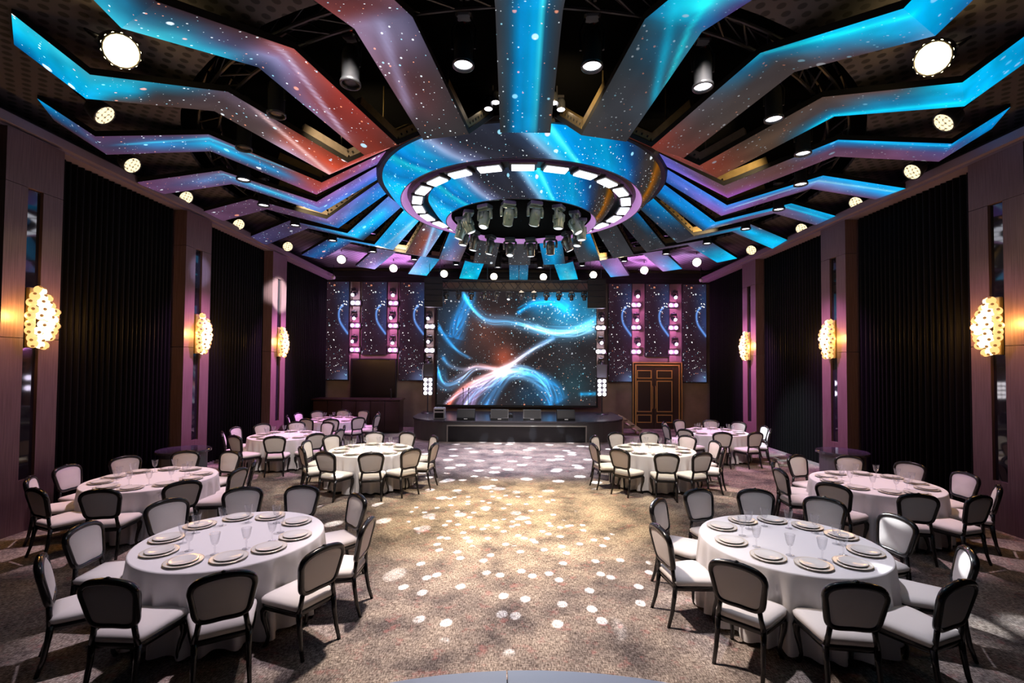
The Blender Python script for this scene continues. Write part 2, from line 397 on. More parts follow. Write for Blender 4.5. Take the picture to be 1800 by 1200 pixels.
# ------------------------------------------------------------------ mesh helpers
class MB:
    def __init__(self): self.v = []; self.f = []; self.m = []; self.mi = 0; self.uv = None
    def add(self, vs, fs):
        o = len(self.v); self.v += [tuple(p) for p in vs]
        self.f += [tuple(i + o for i in q) for q in fs]; self.m += [self.mi] * len(fs)
        return self
    def mat(self, i): self.mi = i; return self
    def box(self, c, s, rot=None):
        x, y, z = s[0] / 2, s[1] / 2, s[2] / 2
        vs = [Vector((a, b, d)) for a in (-x, x) for b in (-y, y) for d in (-z, z)]
        if rot is not None: vs = [rot @ p for p in vs]
        vs = [p + Vector(c) for p in vs]
        return self.add(vs, [(0, 1, 3, 2), (4, 6, 7, 5), (0, 4, 5, 1), (2, 3, 7, 6), (0, 2, 6, 4), (1, 5, 7, 3)])
    def cbox(self, c, s, b=0.01):
        """box with chamfered edges"""
        hx, hy, hz = s[0] / 2, s[1] / 2, s[2] / 2
        b = min(b, hx * .9, hy * .9, hz * .9)
        rings = []
        for z, ins in ((-hz, b), (-hz + b, 0), (hz - b, 0), (hz, b)):
            x, y = hx - ins, hy - ins
            rings.append([(x - b, -y, z), (x, -y + b, z), (x, y - b, z), (x - b, y, z), (-x + b, y, z), (-x, y - b, z), (-x, -y + b, z), (-x + b, -y, z)])
        return self.rings([[(p[0] + c[0], p[1] + c[1], p[2] + c[2]) for p in r] for r in rings], True)
    def rings(self, rs, caps=True, closed_loop=False):
        n = len(rs[0]); vs = [p for r in rs for p in r]; fs = []
        L = len(rs)
        for i in range(L if closed_loop else L - 1):
            j = (i + 1) % L
            for k in range(n):
                a, b = k, (k + 1) % n
                fs.append((i * n + a, i * n + b, j * n + b, j * n + a))
        if caps and not closed_loop:
            fs.append(tuple(range(n - 1, -1, -1))); fs.append(tuple((L - 1) * n + k for k in range(n)))
        return self.add(vs, fs)
    def lathe(self, prof, n=16, c=(0, 0, 0), caps=True):
        rs = []
        for r, z in prof:
            r = max(r, 1e-4)
            rs.append([(c[0] + r * math.cos(2 * PI * k / n), c[1] + r * math.sin(2 * PI * k / n), c[2] + z) for k in range(n)])
        return self.rings(rs, caps)
    def tube(self, pts, rad, n=8, closed=False, flat=1.0, up=Vector((0, 0, 1))):
        pts = [Vector(p) for p in pts]; L = len(pts)
        if not hasattr(rad, '__len__'): rad = [rad] * L
        rs = []
        for i, p in enumerate(pts):
            a = pts[i - 1] if (i > 0 or closed) else p
            b = pts[(i + 1) % L] if (i < L - 1 or closed) else p
            t = (b - a).normalized()
            u = up if abs(t.dot(up)) < .95 else Vector((0, 1, 0))
            s = t.cross(u).normalized(); w = s.cross(t).normalized()
            rs.append([p + s * (rad[i] * math.cos(2 * PI * k / n)) + w * (rad[i] * flat * math.sin(2 * PI * k / n)) for k in range(n)])
        return self.rings(rs, True, closed)
    def bar(self, a, b, w, h=None, up=(0, 0, 1)):
        """square bar from a to b"""
        a, b = Vector(a), Vector(b); t = (b - a); L = t.length; t.normalize()
        u = Vector(up)
        if abs(t.dot(u)) > .98: u = Vector((1, 0, 0))
        s = t.cross(u).normalized(); q = s.cross(t).normalized(); h = h or w
        vs = [p + s * (i * w / 2) + q * (j * h / 2) for p in (a, b) for i, j in ((-1, -1), (1, -1), (1, 1), (-1, 1))]
        return self.add(vs, [(0, 1, 2, 3)[::-1], (4, 5, 6, 7), (0, 1, 5, 4), (1, 2, 6, 5), (2, 3, 7, 6), (3, 0, 4, 7)])
    def ball(self, c, r, n=10, m=7):
        pr = [(r[0] if hasattr(r, '__len__') else r, 0)]
        rx, ry, rz = r if hasattr(r, '__len__') else (r, r, r)
        rs = []
        for i in range(m + 1):
            t = PI * i / m; q = max(math.sin(t), 1e-3)
            rs.append([(c[0] + rx * q * math.cos(2 * PI * k / n), c[1] + ry * q * math.sin(2 * PI * k / n), c[2] - rz * math.cos(t)) for k in range(n)])
        return self.rings(rs, True)
    def mesh(self, name, mats, smooth=False):
        me = bpy.data.meshes.new(name)
        me.from_pydata(self.v, [], self.f)
        for x in ([mats] if isinstance(mats, str) else mats): me.materials.append(MATS[x])
        me.polygons.foreach_set('material_index', self.m)
        if smooth: me.polygons.foreach_set('use_smooth', [True] * len(self.f))
        me.update()
        return me
    def build(self, name, mats, parent=None, smooth=False):
        return link(name, self.mesh(name, mats, smooth), parent)

def link(name, data, parent=None, loc=None, rot=None):
    o = bpy.data.objects.new(name, data); COL.objects.link(o)
    if parent is not None: o.parent = parent
    if loc is not None: o.location = loc
    if rot is not None: o.rotation_euler = rot
    return o
def tag(o, label, cat, group=None):
    o['label'] = label; o['category'] = cat
    if group: o['group'] = group
    return o
def thing(name, label, cat, loc=(0, 0, 0), rz=0.0, group=None, rot=None):
    o = link(name, None, None, loc, rot or (0, 0, rz)); o.empty_display_size = .1
    return tag(o, label, cat, group)
def struct(name, mb, mats, smooth=False, label=None, cat=None):
    o = mb.build(name, mats, None, smooth); o['kind'] = 'structure'
    if label: o['label'] = label
    if cat: o['category'] = cat
    return o
def copy_tree(o, parent=None, loc=None, rot=None, label=None):
    c = o.copy(); COL.objects.link(c); c.parent = parent
    if loc is not None: c.location = loc
    if rot is not None: c.rotation_euler = rot
    if label: c['label'] = label
    for ch in list(o.children): copy_tree(ch, c)
    return c
def lerp_keys(keys, s):
    """keys: sorted [(s, [c0, c1, c2])]; returns the three colours at s"""
    if s <= keys[0][0]: return np.array(keys[0][1], float)
    for (a, ca), (b, cb) in zip(keys, keys[1:]):
        if s <= b:
            t = (s - a) / (b - a); t = t * t * (3 - 2 * t)
            return np.array(ca, float) * (1 - t) + np.array(cb, float) * t
    return np.array(keys[-1][1], float)
def vnoise(x, y, seed=0):
    xi, yi = np.floor(x), np.floor(y); fx, fy = x - xi, y - yi
    def h(a, b): return np.modf(np.abs(np.sin(a * 127.1 + b * 311.7 + seed * 74.7) * 43758.5453))[0]
    fx = fx * fx * (3 - 2 * fx); fy = fy * fy * (3 - 2 * fy)
    return (h(xi, yi) * (1 - fx) + h(xi + 1, yi) * fx) * (1 - fy) + (h(xi, yi + 1) * (1 - fx) + h(xi + 1, yi + 1) * fx) * fy
def fbm(x, y, seed=0, n=4):
    s = 0; a = .5
    for i in range(n): s = s + a * vnoise(x * 2 ** i, y * 2 ** i, seed + i); a *= .5
    return s
def grid_mesh(name, P, colors, uvs, mat, flip=False):
    """P: (n,m,3) points, colors (n,m,4) linear, uvs (n,m,2) in metres"""
    n, m = P.shape[:2]
    idx = np.arange(n * m).reshape(n, m)
    q = np.stack([idx[:-1, :-1], idx[1:, :-1], idx[1:, 1:], idx[:-1, 1:]], -1).reshape(-1, 4)
    if flip: q = q[:, ::-1]
    me = bpy.data.meshes.new(name)
    me.from_pydata(P.reshape(-1, 3).tolist(), [], q.tolist())
    ca = me.color_attributes.new('Col', 'FLOAT_COLOR', 'POINT')
    ca.data.foreach_set('color', colors.reshape(-1).astype(np.float32))
    uvl = me.uv_layers.new(name='UVMap')
    uvl.data.foreach_set('uv', uvs.reshape(-1, 2)[q.reshape(-1)].reshape(-1).astype(np.float32))
    me.materials.append(MATS[mat]); me.update()
    return me

def grade(c, sat=1.30, gam=1.14):
    c = np.array(c, float)
    if c[2] > c[0]: c[1] *= 1 + .22 * min(1, (c[2] - c[0]) / 160)
    m = float(np.mean(c)); c = np.clip(m + (c - m) * sat, 0, 255)
    return 255 * (c / 255) ** gam
# ------------------------------------------------------------------ the room
CEIL, YB, XL, XR = 7.25, 20.0, -8.3, 8.25
struct('floor', MB().box((0, 8.5, -.05), (17.2, 23.4, .1)), 'carpet')
struct('ceiling', MB().box((0, 8.5, CEIL + .05), (17.2, 23.4, .1)), 'matte_black')
def soffit():
    n = 96; b = MB(); inner = []; outer = []
    for k in range(n):
        a = 2 * PI * k / n; c, s_ = math.cos(a), math.sin(a)
        inner.append((7.0 * c, YC + 7.0 * s_))
        tx = (8.28 if c > 0 else 8.28) / max(abs(c), 1e-6); ty = ((YB - YC) if s_ > 0 else (YC + 3.0)) / max(abs(s_), 1e-6)
        t = min(tx, ty); outer.append((t * c, YC + t * s_))
    b.rings([[(x, y, 6.68) for x, y in inner], [(x, y, 6.68) for x, y in outer]], False)
    b.rings([[(x, y, 6.68) for x, y in inner], [(x, y, 6.76) for x, y in inner]], False)
    # square off the corners left by the radial fan
    for x in (-8.28, 8.28):
        for y in (-3.0, YB):
            px = [p for p in outer if abs(p[0] - x) < .02]; py = [p for p in outer if abs(p[1] - y) < .02]
            p = min(px, key=lambda q: abs(q[1] - y)); q = min(py, key=lambda q: abs(q[0] - x))
            b.add([(p[0], p[1], 6.68), (x, y, 6.68), (q[0], q[1], 6.68)], [(0, 1, 2)])
    return b
struct('trim_4', soffit(), 'perforated')
struct('wall_left', MB().box((XL - .1, 8.5, CEIL / 2), (.2, 23.4, CEIL)), 'wall_dark')
struct('wall_right', MB().box((XR + .1, 8.5, CEIL / 2), (.2, 23.4, CEIL)), 'wall_dark')
struct('wall_back', MB().box((0, YB + .1, CEIL / 2), (17.0, .2, CEIL)), 'plaster')
b = MB(); b.box((0, YB - .12, 6.42), (16.5, .24, .22)); b.box((0, YB - .05, 6.22), (16.5, .1, .18))
struct('trim_1', b, ['black'])
for i, (x, s) in enumerate(((-8.0, -1), (7.95, 1))):
    b = MB(); b.box((x, 8.5, 6.29), (.56, 23.0, .14)); b.box((x + s * .05, 8.5, 6.20), (.46, 23.0, .05))
    struct('trim_%d' % (i + 2), b, 'cornice')
    b = MB(); b.box((x - s * -.03, 8.5, .035), (.05, 23.0, .07))
    struct('baseboard_left' if s < 0 else 'baseboard_right', b, 'baseboard')

# columns with a dark glass slot
COLY = {'left': (7.46, 11.34, 15.25), 'right': (7.69, 11.66, 15.88)}
ORD = ['nearest', 'middle', 'farthest']
def column(side, i, y):
    s = -1 if side == 'left' else 1
    fx = 7.75 * s
    root = thing('wall_column', '%s tall mauve wooden column with dark glass slot on the %s wall' % (ORD[i], side), 'column', (fx, y, 0), 0, 'panelled columns along the side walls')
    w, sl, d = .90, .24, .50
    def part(name, ya, yb, z0, z1, mat, x0=0.0, x1=d):
        MB().box((s * (x0 + x1) / 2, (ya + yb) / 2, (z0 + z1) / 2), (x1 - x0, yb - ya, z1 - z0)).build(name, mat, root)
    for ya, yb in ((-w / 2, -sl / 2), (sl / 2, w / 2)):
        part('panel', ya, yb, 0.0, 2.995, 'column_wood'); part('panel', ya, yb, 3.005, 5.35, 'column_wood')
    part('top_panel', -w / 2, w / 2, 5.358, 6.17, 'column_wood')
    part('bottom_panel', -sl / 2, sl / 2, 0.0, .80, 'column_wood')
    part('glass_slot', -sl / 2, sl / 2, .80, 5.35, 'mirror', .05, .12)
for side in COLY:
    for i, y in enumerate(COLY[side]): column(side, i, y)

# pleated black curtains between the columns
def curtain(side, y0, y1, label):
    s = -1 if side == 'left' else 1
    n = int((y1 - y0) / .011); b = MB(); vs = []
    ys = np.linspace(y0, y1, n)
    ph = 2 * PI * ys / .125 + 1.3 * np.sin(ys * 3.1) + .8 * np.sin(ys * 7.7)
    top = .035 * np.sin(ph); bot = .05 * np.sin(ph + .25 * np.sin(ys * 2.3))
    zs = (6.17, 4.0, 2.0, .05)
    for j, z in enumerate(zs):
        f = j / 3
        for y, a, c in zip(ys, top, bot): vs.append((s * (8.05 + a * (1 - f) + c * f), y, z))
    fs = []
    for j in range(3):
        for k in range(n - 1): fs.append((j * n + k, j * n + k + 1, (j + 1) * n + k + 1, (j + 1) * n + k))
    b.add(vs, fs)
    tag(b.build('curtain', 'velvet', None, True), label, 'curtain', 'black pleated wall curtains')
for side in COLY:
    a, c, d = COLY[side]
    curtain(side, a + .46, c - .46, 'black pleated curtain between nearest and middle columns on the %s wall' % side)
    curtain(side, c + .46, d - .46, 'black pleated curtain between middle and farthest columns on the %s wall' % side)
    curtain(side, d + .46, 19.75, 'black pleated curtain between farthest %s column and the rear corner' % side)
    curtain(side, a - 3.6, a - .46, 'black pleated curtain at the %s edge of the picture, before the nearest column' % side)

# wall sconces: clusters of glowing glass balls
def sconce(side, i, y):
    s = -1 if side == 'left' else 1
    root = thing('wall_sconce', 'glowing bubble-glass wall sconce on the %s column of the %s wall' % (ORD[i], side), 'wall light', (7.75 * s, y, 3.33), 0, 'bubble sconces on the columns')
    MB().cbox((s * .02, 0, 0), (.06, .12, .95), .01).build('back_plate', 'bracket_gold', root)
    spots = []
    for row in range(9):
        z = -.42 + row * .105
        half = .19 * max(.12, 1 - (abs(z + .04) / .50) ** 2.4)
        nn = 4 if half > .12 else (3 if half > .06 else 2)
        for c in range(nn):
            f = math.radians(-72 + 144 * (c + (.5 if row % 2 else .28)) / nn)
            spots.append((-s * (.10 + half * .75 * math.cos(f) + random.uniform(-.015, .015)), half * 1.15 * math.sin(f) + random.uniform(-.015, .015), z + random.uniform(-.02, .02), abs(f) + abs(z) * .9))
    gm = MB().ball((0, 0, 0), .064, 12, 8).mesh('globe', 'globe', True); gg = MB().ball((0, 0, 0), .066, 12, 8).mesh('globe', 'globe_gold', True)
    q = MB(); q.lathe([(.0, -.064), (.020, -.070), (.024, -.060)], 8)
    cm = q.mesh('globe_opening', 'globe_core', True)
    for p in spots:
        g = link('globe', gm if p[3] < .85 else gg, root, p[:3])
        d = Vector((p[0] * 1.2, p[1] * 1.6, p[2] * .5)).normalized()
        h = link('opening', cm, g); h.rotation_euler = d.to_track_quat('-Z', 'Y').to_euler()
    # the orange light that the cluster throws onto its column
    for dy in (-.26, .26):
        point('sconce_lamp', (7.75 * s - s * .14, y + dy, 3.33), 34.0, (1, .48, .10), .08)
    point('sconce_lamp', (7.75 * s - s * .5, y, 3.33), 10, (1, .55, .2), .15)
for side in COLY:
    for i, y in enumerate(COLY[side]): sconce(side, i, y)

# ------------------------------------------------------------------ ceiling star: 24 folded LED strips
PROF = [(3.50, 7.06), (4.732, 6.152), (6.588, 6.626), (8.088, 6.212), (8.768, 6.624)]
W_RAY = .76
g = lambda v: [(v, v, v + 4)] * 3
RAYC = {  # dull greys glow in place of room light reflected by unlit modules
 12: [(1, [(58,57,58),(34,80,120),(56,56,58)]), (2, [(72,72,76),(40,90,135),(58,58,62)]), (3, [(150,140,140),(60,110,160),(60,60,60)])],
 11: [(1, [(66,62,64),(64,60,62),(62,60,62)]), (1.5, [(120,95,105),(98,72,75),(70,62,65)]), (2, [(150,130,150),(140,130,155),(85,80,100)]), (2.3, [(130,80,80),(100,64,66),(110,85,95)]), (3, [(70,45,50)]*3)],
 10: [(1, [(130,70,62),(118,60,52),(90,58,55)]), (1.5, [(140,120,145),(150,78,74),(135,66,60)]), (2, [(70,75,105),(150,140,175),(180,110,105)]), (2.4, [(70,150,200),(80,80,105),(70,52,56)]), (2.8, [(90,170,215),(60,100,130),(55,42,48)]), (3, [(90,165,215),(60,110,150),(55,45,52)]), (4, [(60,150,210),(30,80,120),(20,30,40)])],
 9: [(1, [(205,150,150),(195,98,78),(150,72,56)]), (1.4, [(190,170,190),(165,100,88),(140,78,66)]), (1.7, [(80,70,70),(95,82,84),(112,98,108)]), (2, [(76,66,66),(90,78,82),(100,90,102)]), (2.5, [(85,68,64),(72,72,78),(55,120,160)]), (2.75, [(82,72,70),(40,135,195),(80,155,200)]), (3, [(30,135,205),(40,145,210),(90,155,195)]), (4, [(20,95,160),(40,145,210),(80,165,215)])],
 8: [(0, [(140,120,185),(150,110,165),(150,110,150)]), (1, [(150,100,135),(165,92,92),(150,80,70)]), (1.5, [(95,75,88),(70,135,205),(122,86,82)]), (2, [(100,85,112),(70,155,225),(110,95,118)]), (2.4, [(95,75,100),(75,125,190),(92,72,92)]), (3, [(88,66,88),(85,78,105),(105,82,112)]), (4, [(62,42,42),(50,95,150),(30,125,195)])],
 7: [(0, [(80,120,215),(130,120,205),(150,130,195)]), (1, [(110,140,225),(145,130,205),(150,110,155)]), (1.5, [(100,85,112),(80,155,225),(112,86,96)]), (2, [(105,85,112),(105,125,175),(100,85,102)]), (3, [(102,76,102)]*3)],
 6: [(0, [(60,130,225),(80,130,215),(110,110,195)]), (1, [(55,115,200),(130,120,175),(140,120,175)]), (1.5, [(100,80,102)]*3), (2, [(98,76,98)]*3), (3, [(98,74,95)]*3)],
 5: [(0, [(120,130,205)]*3), (.5, [(50,120,205),(60,150,230),(110,140,215)]), (1, [(58,58,72),(60,150,228),(80,150,222)]), (2, [(80,70,96)]*3), (3, [(72,66,98)]*3)],
 4: [(0, [(70,150,232)]*3), (.5, [(150,180,236),(80,160,238),(60,150,232)]), (1, [(150,170,225),(70,140,215),(60,140,215)]), (2, [(50,55,90),(40,125,195),(50,55,88)]), (3, [(60,60,102),(50,90,150),(60,60,100)])],
 3: [(0, [(60,140,222),(120,160,222),(92,80,90)]), (.5, [(150,165,215),(135,88,78),(100,76,76)]), (1, [(150,155,200),(120,80,75),(90,75,78)]), (2, [(72,82,98)]*3), (3, [(30,125,195),(62,82,102),(72,82,102)])],
 2: [(0, [(40,130,202)]*3), (.5, [(92,86,96),(112,112,155),(80,130,192)]), (1, [(100,86,90),(150,140,178),(90,86,100)]), (2, [(40,122,182)]*3), (3, [(30,150,218)]*3)],
 1: [(0, g(60)), (1, g(72)), (2, [(40,130,192)]*3), (3, [(30,150,218),(60,160,212),(50,150,205)])],
 0: [(0, g(60)), (1, g(72)), (2, [(70,92,122)]*3), (3, [(60,112,152)]*3)],
 23: [(0, [(30,130,212)]*3), (1, [(70,72,80),(40,130,202),(60,100,142)]), (2, [(60,122,172)]*3), (3, [(40,140,202),(120,180,220),(35,140,210)])],
 22: [(0, [(30,140,222)]*3), (.5, [(20,120,202),(60,66,75),(65,66,72)]), (1, g(70)), (2, [(80,80,102)]*3), (3, [(90,90,112),(60,100,150),(30,140,222)])],
 21: [(0, g(60)), (1, g(64)), (2, [(100,90,112)]*3), (3, [(20,142,222),(20,142,222),(90,90,112)])],
 20: [(0, [(20,90,152),(60,62,68),(60,62,68)]), (1, g(62)), (2, [(100,90,112)]*3), (3, [(20,150,226)]*3)],
 19: [(0, [(30,130,212),(30,90,152),(50,60,75)]), (1, [(60,60,68)]*3), (2, [(96,86,106),(30,142,216),(96,86,106)]), (3, [(25,152,226)]*3)],
 18: [(0, [(60,110,192),(30,110,192),(60,65,80)]), (1, [(40,130,212),(30,110,192),(60,70,90)]), (1.5, [(60,132,212),(110,90,122),(100,86,106)]), (2, [(30,152,230),(110,96,126),(100,86,106)]), (3, [(30,152,230),(60,122,192),(96,82,106)])],
 17: [(0, [(90,110,202),(100,110,192),(60,90,162)]), (1, [(90,130,222),(140,120,202),(150,110,172)]), (1.5, [(60,142,222),(120,90,132),(110,82,112)]), (2, [(50,142,226),(140,150,212),(110,86,112)]), (3, [(40,142,222),(60,132,212),(110,86,112)])],
 16: [(0, [(100,90,152),(110,100,182),(130,110,192)]), (1, [(110,86,96),(120,86,102),(172,112,192)]), (1.5, [(96,76,76),(106,80,80),(100,76,86)]), (2, [(40,122,202),(110,86,112),(106,80,96)]), (2.5, [(30,132,212),(112,86,112),(106,76,96)]), (3, [(20,122,202),(92,82,122),(100,76,102)]), (4, [(20,132,212),(20,122,202),(20,100,172)])],
 15: [(1, [(130,76,66),(122,70,60),(106,66,56)]), (1.5, [(76,66,60),(86,72,63),(80,67,60)]), (2, [(86,72,66),(80,76,80),(30,130,202)]), (2.5, [(96,80,78),(60,122,172),(20,142,216)]), (3, [(20,152,222),(20,147,222),(20,152,226)]), (4, [(20,132,206)]*3)],
 14: [(1, [(122,66,58),(100,66,62),(96,62,58)]), (1.5, [(80,76,80),(78,72,72),(75,68,66)]), (2, [(40,102,152),(72,68,70),(66,60,60)]), (2.5, [(20,152,222),(70,112,152),(86,72,75)]), (3, [(20,152,222),(20,142,216),(40,122,192)]), (4, [(20,142,216),(30,120,190),(80,72,122)])],
 13: [(1, g(64)), (1.5, [(60,62,66),(62,64,70),(66,74,84)]), (1.9, [(56,66,76),(52,90,120),(66,110,140)]), (2.15, [(40,110,160),(50,150,205),(60,80,130)]), (2.4, [(30,142,202),(80,180,222),(92,72,122)]), (3, [(20,152,216)]*3)],
}
STREAK = {10: [(1.3, .15, 2.1, .85, .05, (230,215,240), .8)], 9: [(1.0, .05, 1.75, .9, .07, (255,225,225), .8)], 8: [(1.35, .95, 2.8, .55, .05, (110,190,255), .7)],
          7: [(1.0, .4, 2.0, .75, .05, (150,205,255), .7)], 12: [(1.0, .34, 2.2, .42, .13, (20,125,205), .95), (1.0, .55, 2.2, .60, .13, (25,140,220), .95), (1.0, .66, 2.2, .68, .035, (110,205,255), .75)], 4: [(0.2, .2, 1.0, .55, .06, (190,205,245), .7)],
          3: [(0.1, .55, 1.0, .12, .08, (170,190,240), .9)], 16: [(2.0, .06, 3.0, .12, .05, (60,170,245), .7)], 17: [(1.1, .45, 2.9, .30, .06, (190,220,255), .7)],
          18: [(1.1, .3, 3.0, .35, .06, (60,170,240), .7)], 15: [(1.9, .95, 3.0, .80, .07, (50,190,250), .7)], 14: [(2.0, .02, 3.0, .25, .07, (70,195,245), .7)],
          13: [(1.45, .98, 2.3, .15, .09, (50,150,205), .7), (1.55, 1.05, 2.5, .45, .05, (70,190,235), .6)], 11: [(1.35, .1, 2.0, .45, .09, (190,180,215), .6)]}
DENS = {k: .7 for k in range(24)}
for k in (8, 9, 10, 11, 3, 4): DENS[k] = 1.0
for k in (13, 14, 15, 16, 17, 18, 19, 20, 21, 22): DENS[k] = .22
SIDE = {0: 'the rear centre one'}
NUM = ['zeroth', 'first', 'second', 'third', 'fourth', 'fifth', 'sixth', 'seventh', 'eighth', 'ninth', 'tenth', 'eleventh', 'twelfth']
def ray_place(k):
    if k == 12: return 'running overhead towards the camera at the centre'
    if k == 0: return 'pointing at the stage at the rear centre'
    d = 12 - k
    if abs(d) <= 6: return '%s to the %s of the one nearest the camera' % (NUM[abs(d)], 'left' if d > 0 else 'right')
    k2 = k if k < 12 else k - 24
    return '%s to the %s of the rear centre one' % (NUM[abs(k2)], 'left' if k2 > 0 else 'right')
hole_mesh = None
def ray(k):
    a = k * PI / 12
    d = Vector((-math.sin(a), math.cos(a), 0)); l = Vector((-math.cos(a), -math.sin(a), 0))
    ctr = Vector((0, YC, 0))
    root = thing('led_ceiling_strip', 'folded LED ceiling strip %s' % ray_place(k), 'LED strip', (0, YC, 7.06), 0, 'LED strips of the ceiling star')
    last = 3
    if 7.5 < k < 16.5: last = 4
    names = ['inner_panel', 'rising_panel', 'outer_panel', 'end_panel']
    for sgi in range(last):
        (r0, z0), (r1, z1) = PROF[sgi], PROF[sgi + 1]
        # stop at the side walls and at the rear wall
        rmax = min(7.78 / max(abs(math.sin(a)), 1e-6), (19.85 - YC) / math.cos(a) if math.cos(a) > 1e-6 else 99)
        f1 = 1.0
        if r1 > rmax: f1 = (rmax - r0) / (r1 - r0)
        if f1 <= 0.05: continue
        n = max(6, int(34 * f1)); m = 17
        P = np.zeros((n, m, 3)); C = np.ones((n, m, 4)); UV = np.zeros((n, m, 2))
        L = math.hypot(r1 - r0, z1 - z0)
        for i in range(n):
            s = i / (n - 1) * f1
            r, z = r0 + (r1 - r0) * s, z0 + (z1 - z0) * s
            c3 = lerp_keys(RAYC[k], sgi + s)
            for j in range(m):
                t = j / (m - 1)
                p = d * r + l * ((t - .5) * W_RAY); P[i, j] = (p.x, p.y, z - 7.06)
                c = c3[0] * (1 - 2 * t) + c3[1] * 2 * t if t < .5 else c3[1] * (2 - 2 * t) + c3[2] * (2 * t - 1)
                for (sa, ta, sb, tb, w, col, st) in STREAK.get(k, []):
                    u = sgi + s
                    if sa - .15 <= u <= sb + .15:
                        tt = ta + (tb - ta) * (u - sa) / (sb - sa)
                        e = st * math.exp(-((t - tt) / w) ** 2) * min(1, max(0, min((u - sa + .15) / .2, (sb + .15 - u) / .2)))
                        c = c * (1 - e) + np.array(col) * e
                nz = fbm((sgi + s) * 3.0 + k * 7.3, t * 2.0 + k, k, 3)
                c = c * (.80 + .45 * nz)
                C[i, j, :3] = lin(grade(c)); C[i, j, 3] = DENS[k]
                UV[i, j] = (t * W_RAY + k * 5.1, sgi * 3.3 + s * L)
        me = grid_mesh(names[sgi], P, C, UV, 'led_strip', flip=True)
        o = link(names[sgi], me, root)
        # black cabinet behind the modules
        b = MB(); q = []
        for (r, z) in ((r0, z0), (r0 + (r1 - r0) * f1, z0 + (z1 - z0) * f1)):
            for w in (-.5, .5):
                p = d * r + l * (w * W_RAY); q += [(p.x, p.y, z - 7.06 + .004), (p.x, p.y, z - 7.06 + .09)]
        b.add(q, [(0, 1, 3, 2), (4, 6, 7, 5), (0, 4, 5, 1), (2, 3, 7, 6), (1, 5, 7, 3), (0, 2, 6, 4)])
        b.build('cabinet', 'black', o)
    # perforated angle brackets carrying the inner panel
    (r0, z0), (r1, z1) = PROF[0], PROF[1]
    mname = 'bracket_gold' if k % 3 else 'bracket_silver'
    for sd in (-1, 1):
        b = MB()
        A = d * (r1 - .02) + l * (sd * (W_RAY / 2 - .07)) + Vector((0, 0, z1 - 7.06 + .17))
        B = d * (r0 + .25) + l * (sd * (W_RAY / 2 - .07)) + Vector((0, 0, z0 - 7.06 - .02))
        b.bar(A, B, .10, .14)
        A2 = d * (r1 + .75) + l * (sd * (W_RAY / 2 - .07)) + Vector((0, 0, z1 - 7.06 + .36))
        b.bar(A, A2, .10, .14)
        b.mat(1)
        t = (B - A).normalized()
        for i in range(7):
            p = A + (B - A) * (.08 + i * .13) + l * (sd * .052)
            b.bar(p - l * .004, p + l * .004, .035, .035, up=tuple(t))
        b.build('bracket', [mname, 'hole_black'], root)
    b = MB(); A = d * (r1 - .05) + Vector((0, 0, z1 - 7.06 + .2)); b.tube([A, A + Vector((0, 0, CEIL - 7.06 - A.z))], .012, 6)
    b.build('hanger_rod', mname, root)
for k in range(24): ray(k)

# ------------------------------------------------------------------ central ring ("saucer") with two LED cones
RINGC = [(-180, (20,70,130)), (-110, (30,100,165)), (-88, (10,140,220)), (-70, (0,155,235)), (-60, (0,110,195)), (-54, (5,125,210)), (-49, (60,180,245)), (-46, (0,100,185)), (-38, (10,140,225)), (-33, (90,140,215)), (-29, (185,190,240)), (-25, (95,95,125)), (-20, (50,50,60)), (-6, (46,48,60)), (0, (60,70,95)), (4, (150,185,240)), (7, (90,165,235)), (10, (30,140,215)), (13, (110,200,245)), (15, (10,120,205)), (30, (5,140,220)), (40, (15,95,175)), (46, (38,62,105)), (53, (50,48,54)), (61, (62,56,50)), (66, (160,104,22)), (71, (110,74,24)), (77, (56,50,46)), (88, (50,46,44)), (110, (36,33,34)), (180, (20,70,130))]
def ring_col(deg):
    deg = (deg + 180) % 360 - 180
    for (a, ca), (b_, cb) in zip(RINGC, RINGC[1:]):
        if a <= deg <= b_:
            t = (deg - a) / (b_ - a); return np.array(ca, float) * (1 - t) + np.array(cb, float) * t
    return np.array(RINGC[0][1], float)
saucer = thing('ceiling_saucer', 'round tiered LED chandelier ring with white lamps at the centre of the ceiling', 'chandelier', (0, YC, 7.06))
def cone(name, ra, za, rb, zb, mat_='led_ring'):
    n, m = 361, 14
    P = np.zeros((n, m, 3)); C = np.ones((n, m, 4)); UV = np.zeros((n, m, 2))
    for i in range(n):
        deg = -180 + 360 * i / (n - 1); a = math.radians(deg)
        for j in range(m):
            t = j / (m - 1); r = ra + (rb - ra) * t; z = za + (zb - za) * t - .06 * math.sin(PI * t)
            P[i, j] = (r * math.sin(a), -r * math.cos(a), z - 7.06)
            c = ring_col(deg - 14 * t + 6 + 3 * (fbm(deg / 14.0, t * 1.5, 8, 3) - .5)) * (.72 + .55 * fbm(deg / 7.0 - t * 2, t * 1.2, 3, 4))
            C[i, j, :3] = lin(grade(c, 1.2, 1.1)); C[i, j, 3] = .9
            UV[i, j] = (deg / 57.3 * 3.0, t * .7)
    return link(name, grid_mesh(name, P, C, UV, mat_), saucer)
cone('outer_led_cone', 3.37, 7.02, 2.95, 6.56)
cone('inner_led_cone', 2.30, 6.66, 1.87, 6.17)
def annulus(name, prof, mat_, n=96):
    b = MB(); rs = [[(r * math.sin(2 * PI * k / n), -r * math.cos(2 * PI * k / n), z - 7.06) for k in range(n)] for r, z in prof]
    b.rings(rs, False)
    return b.build(name, mat_, saucer, False)
annulus('upper_rim', [(3.37, 7.02), (3.47, 7.00), (3.52, 7.08), (3.40, 7.14), (2.6, 7.16)], 'black')
annulus('outer_lip', [(2.95, 6.56), (2.955, 6.545), (2.935, 6.545)], 'black_satin')
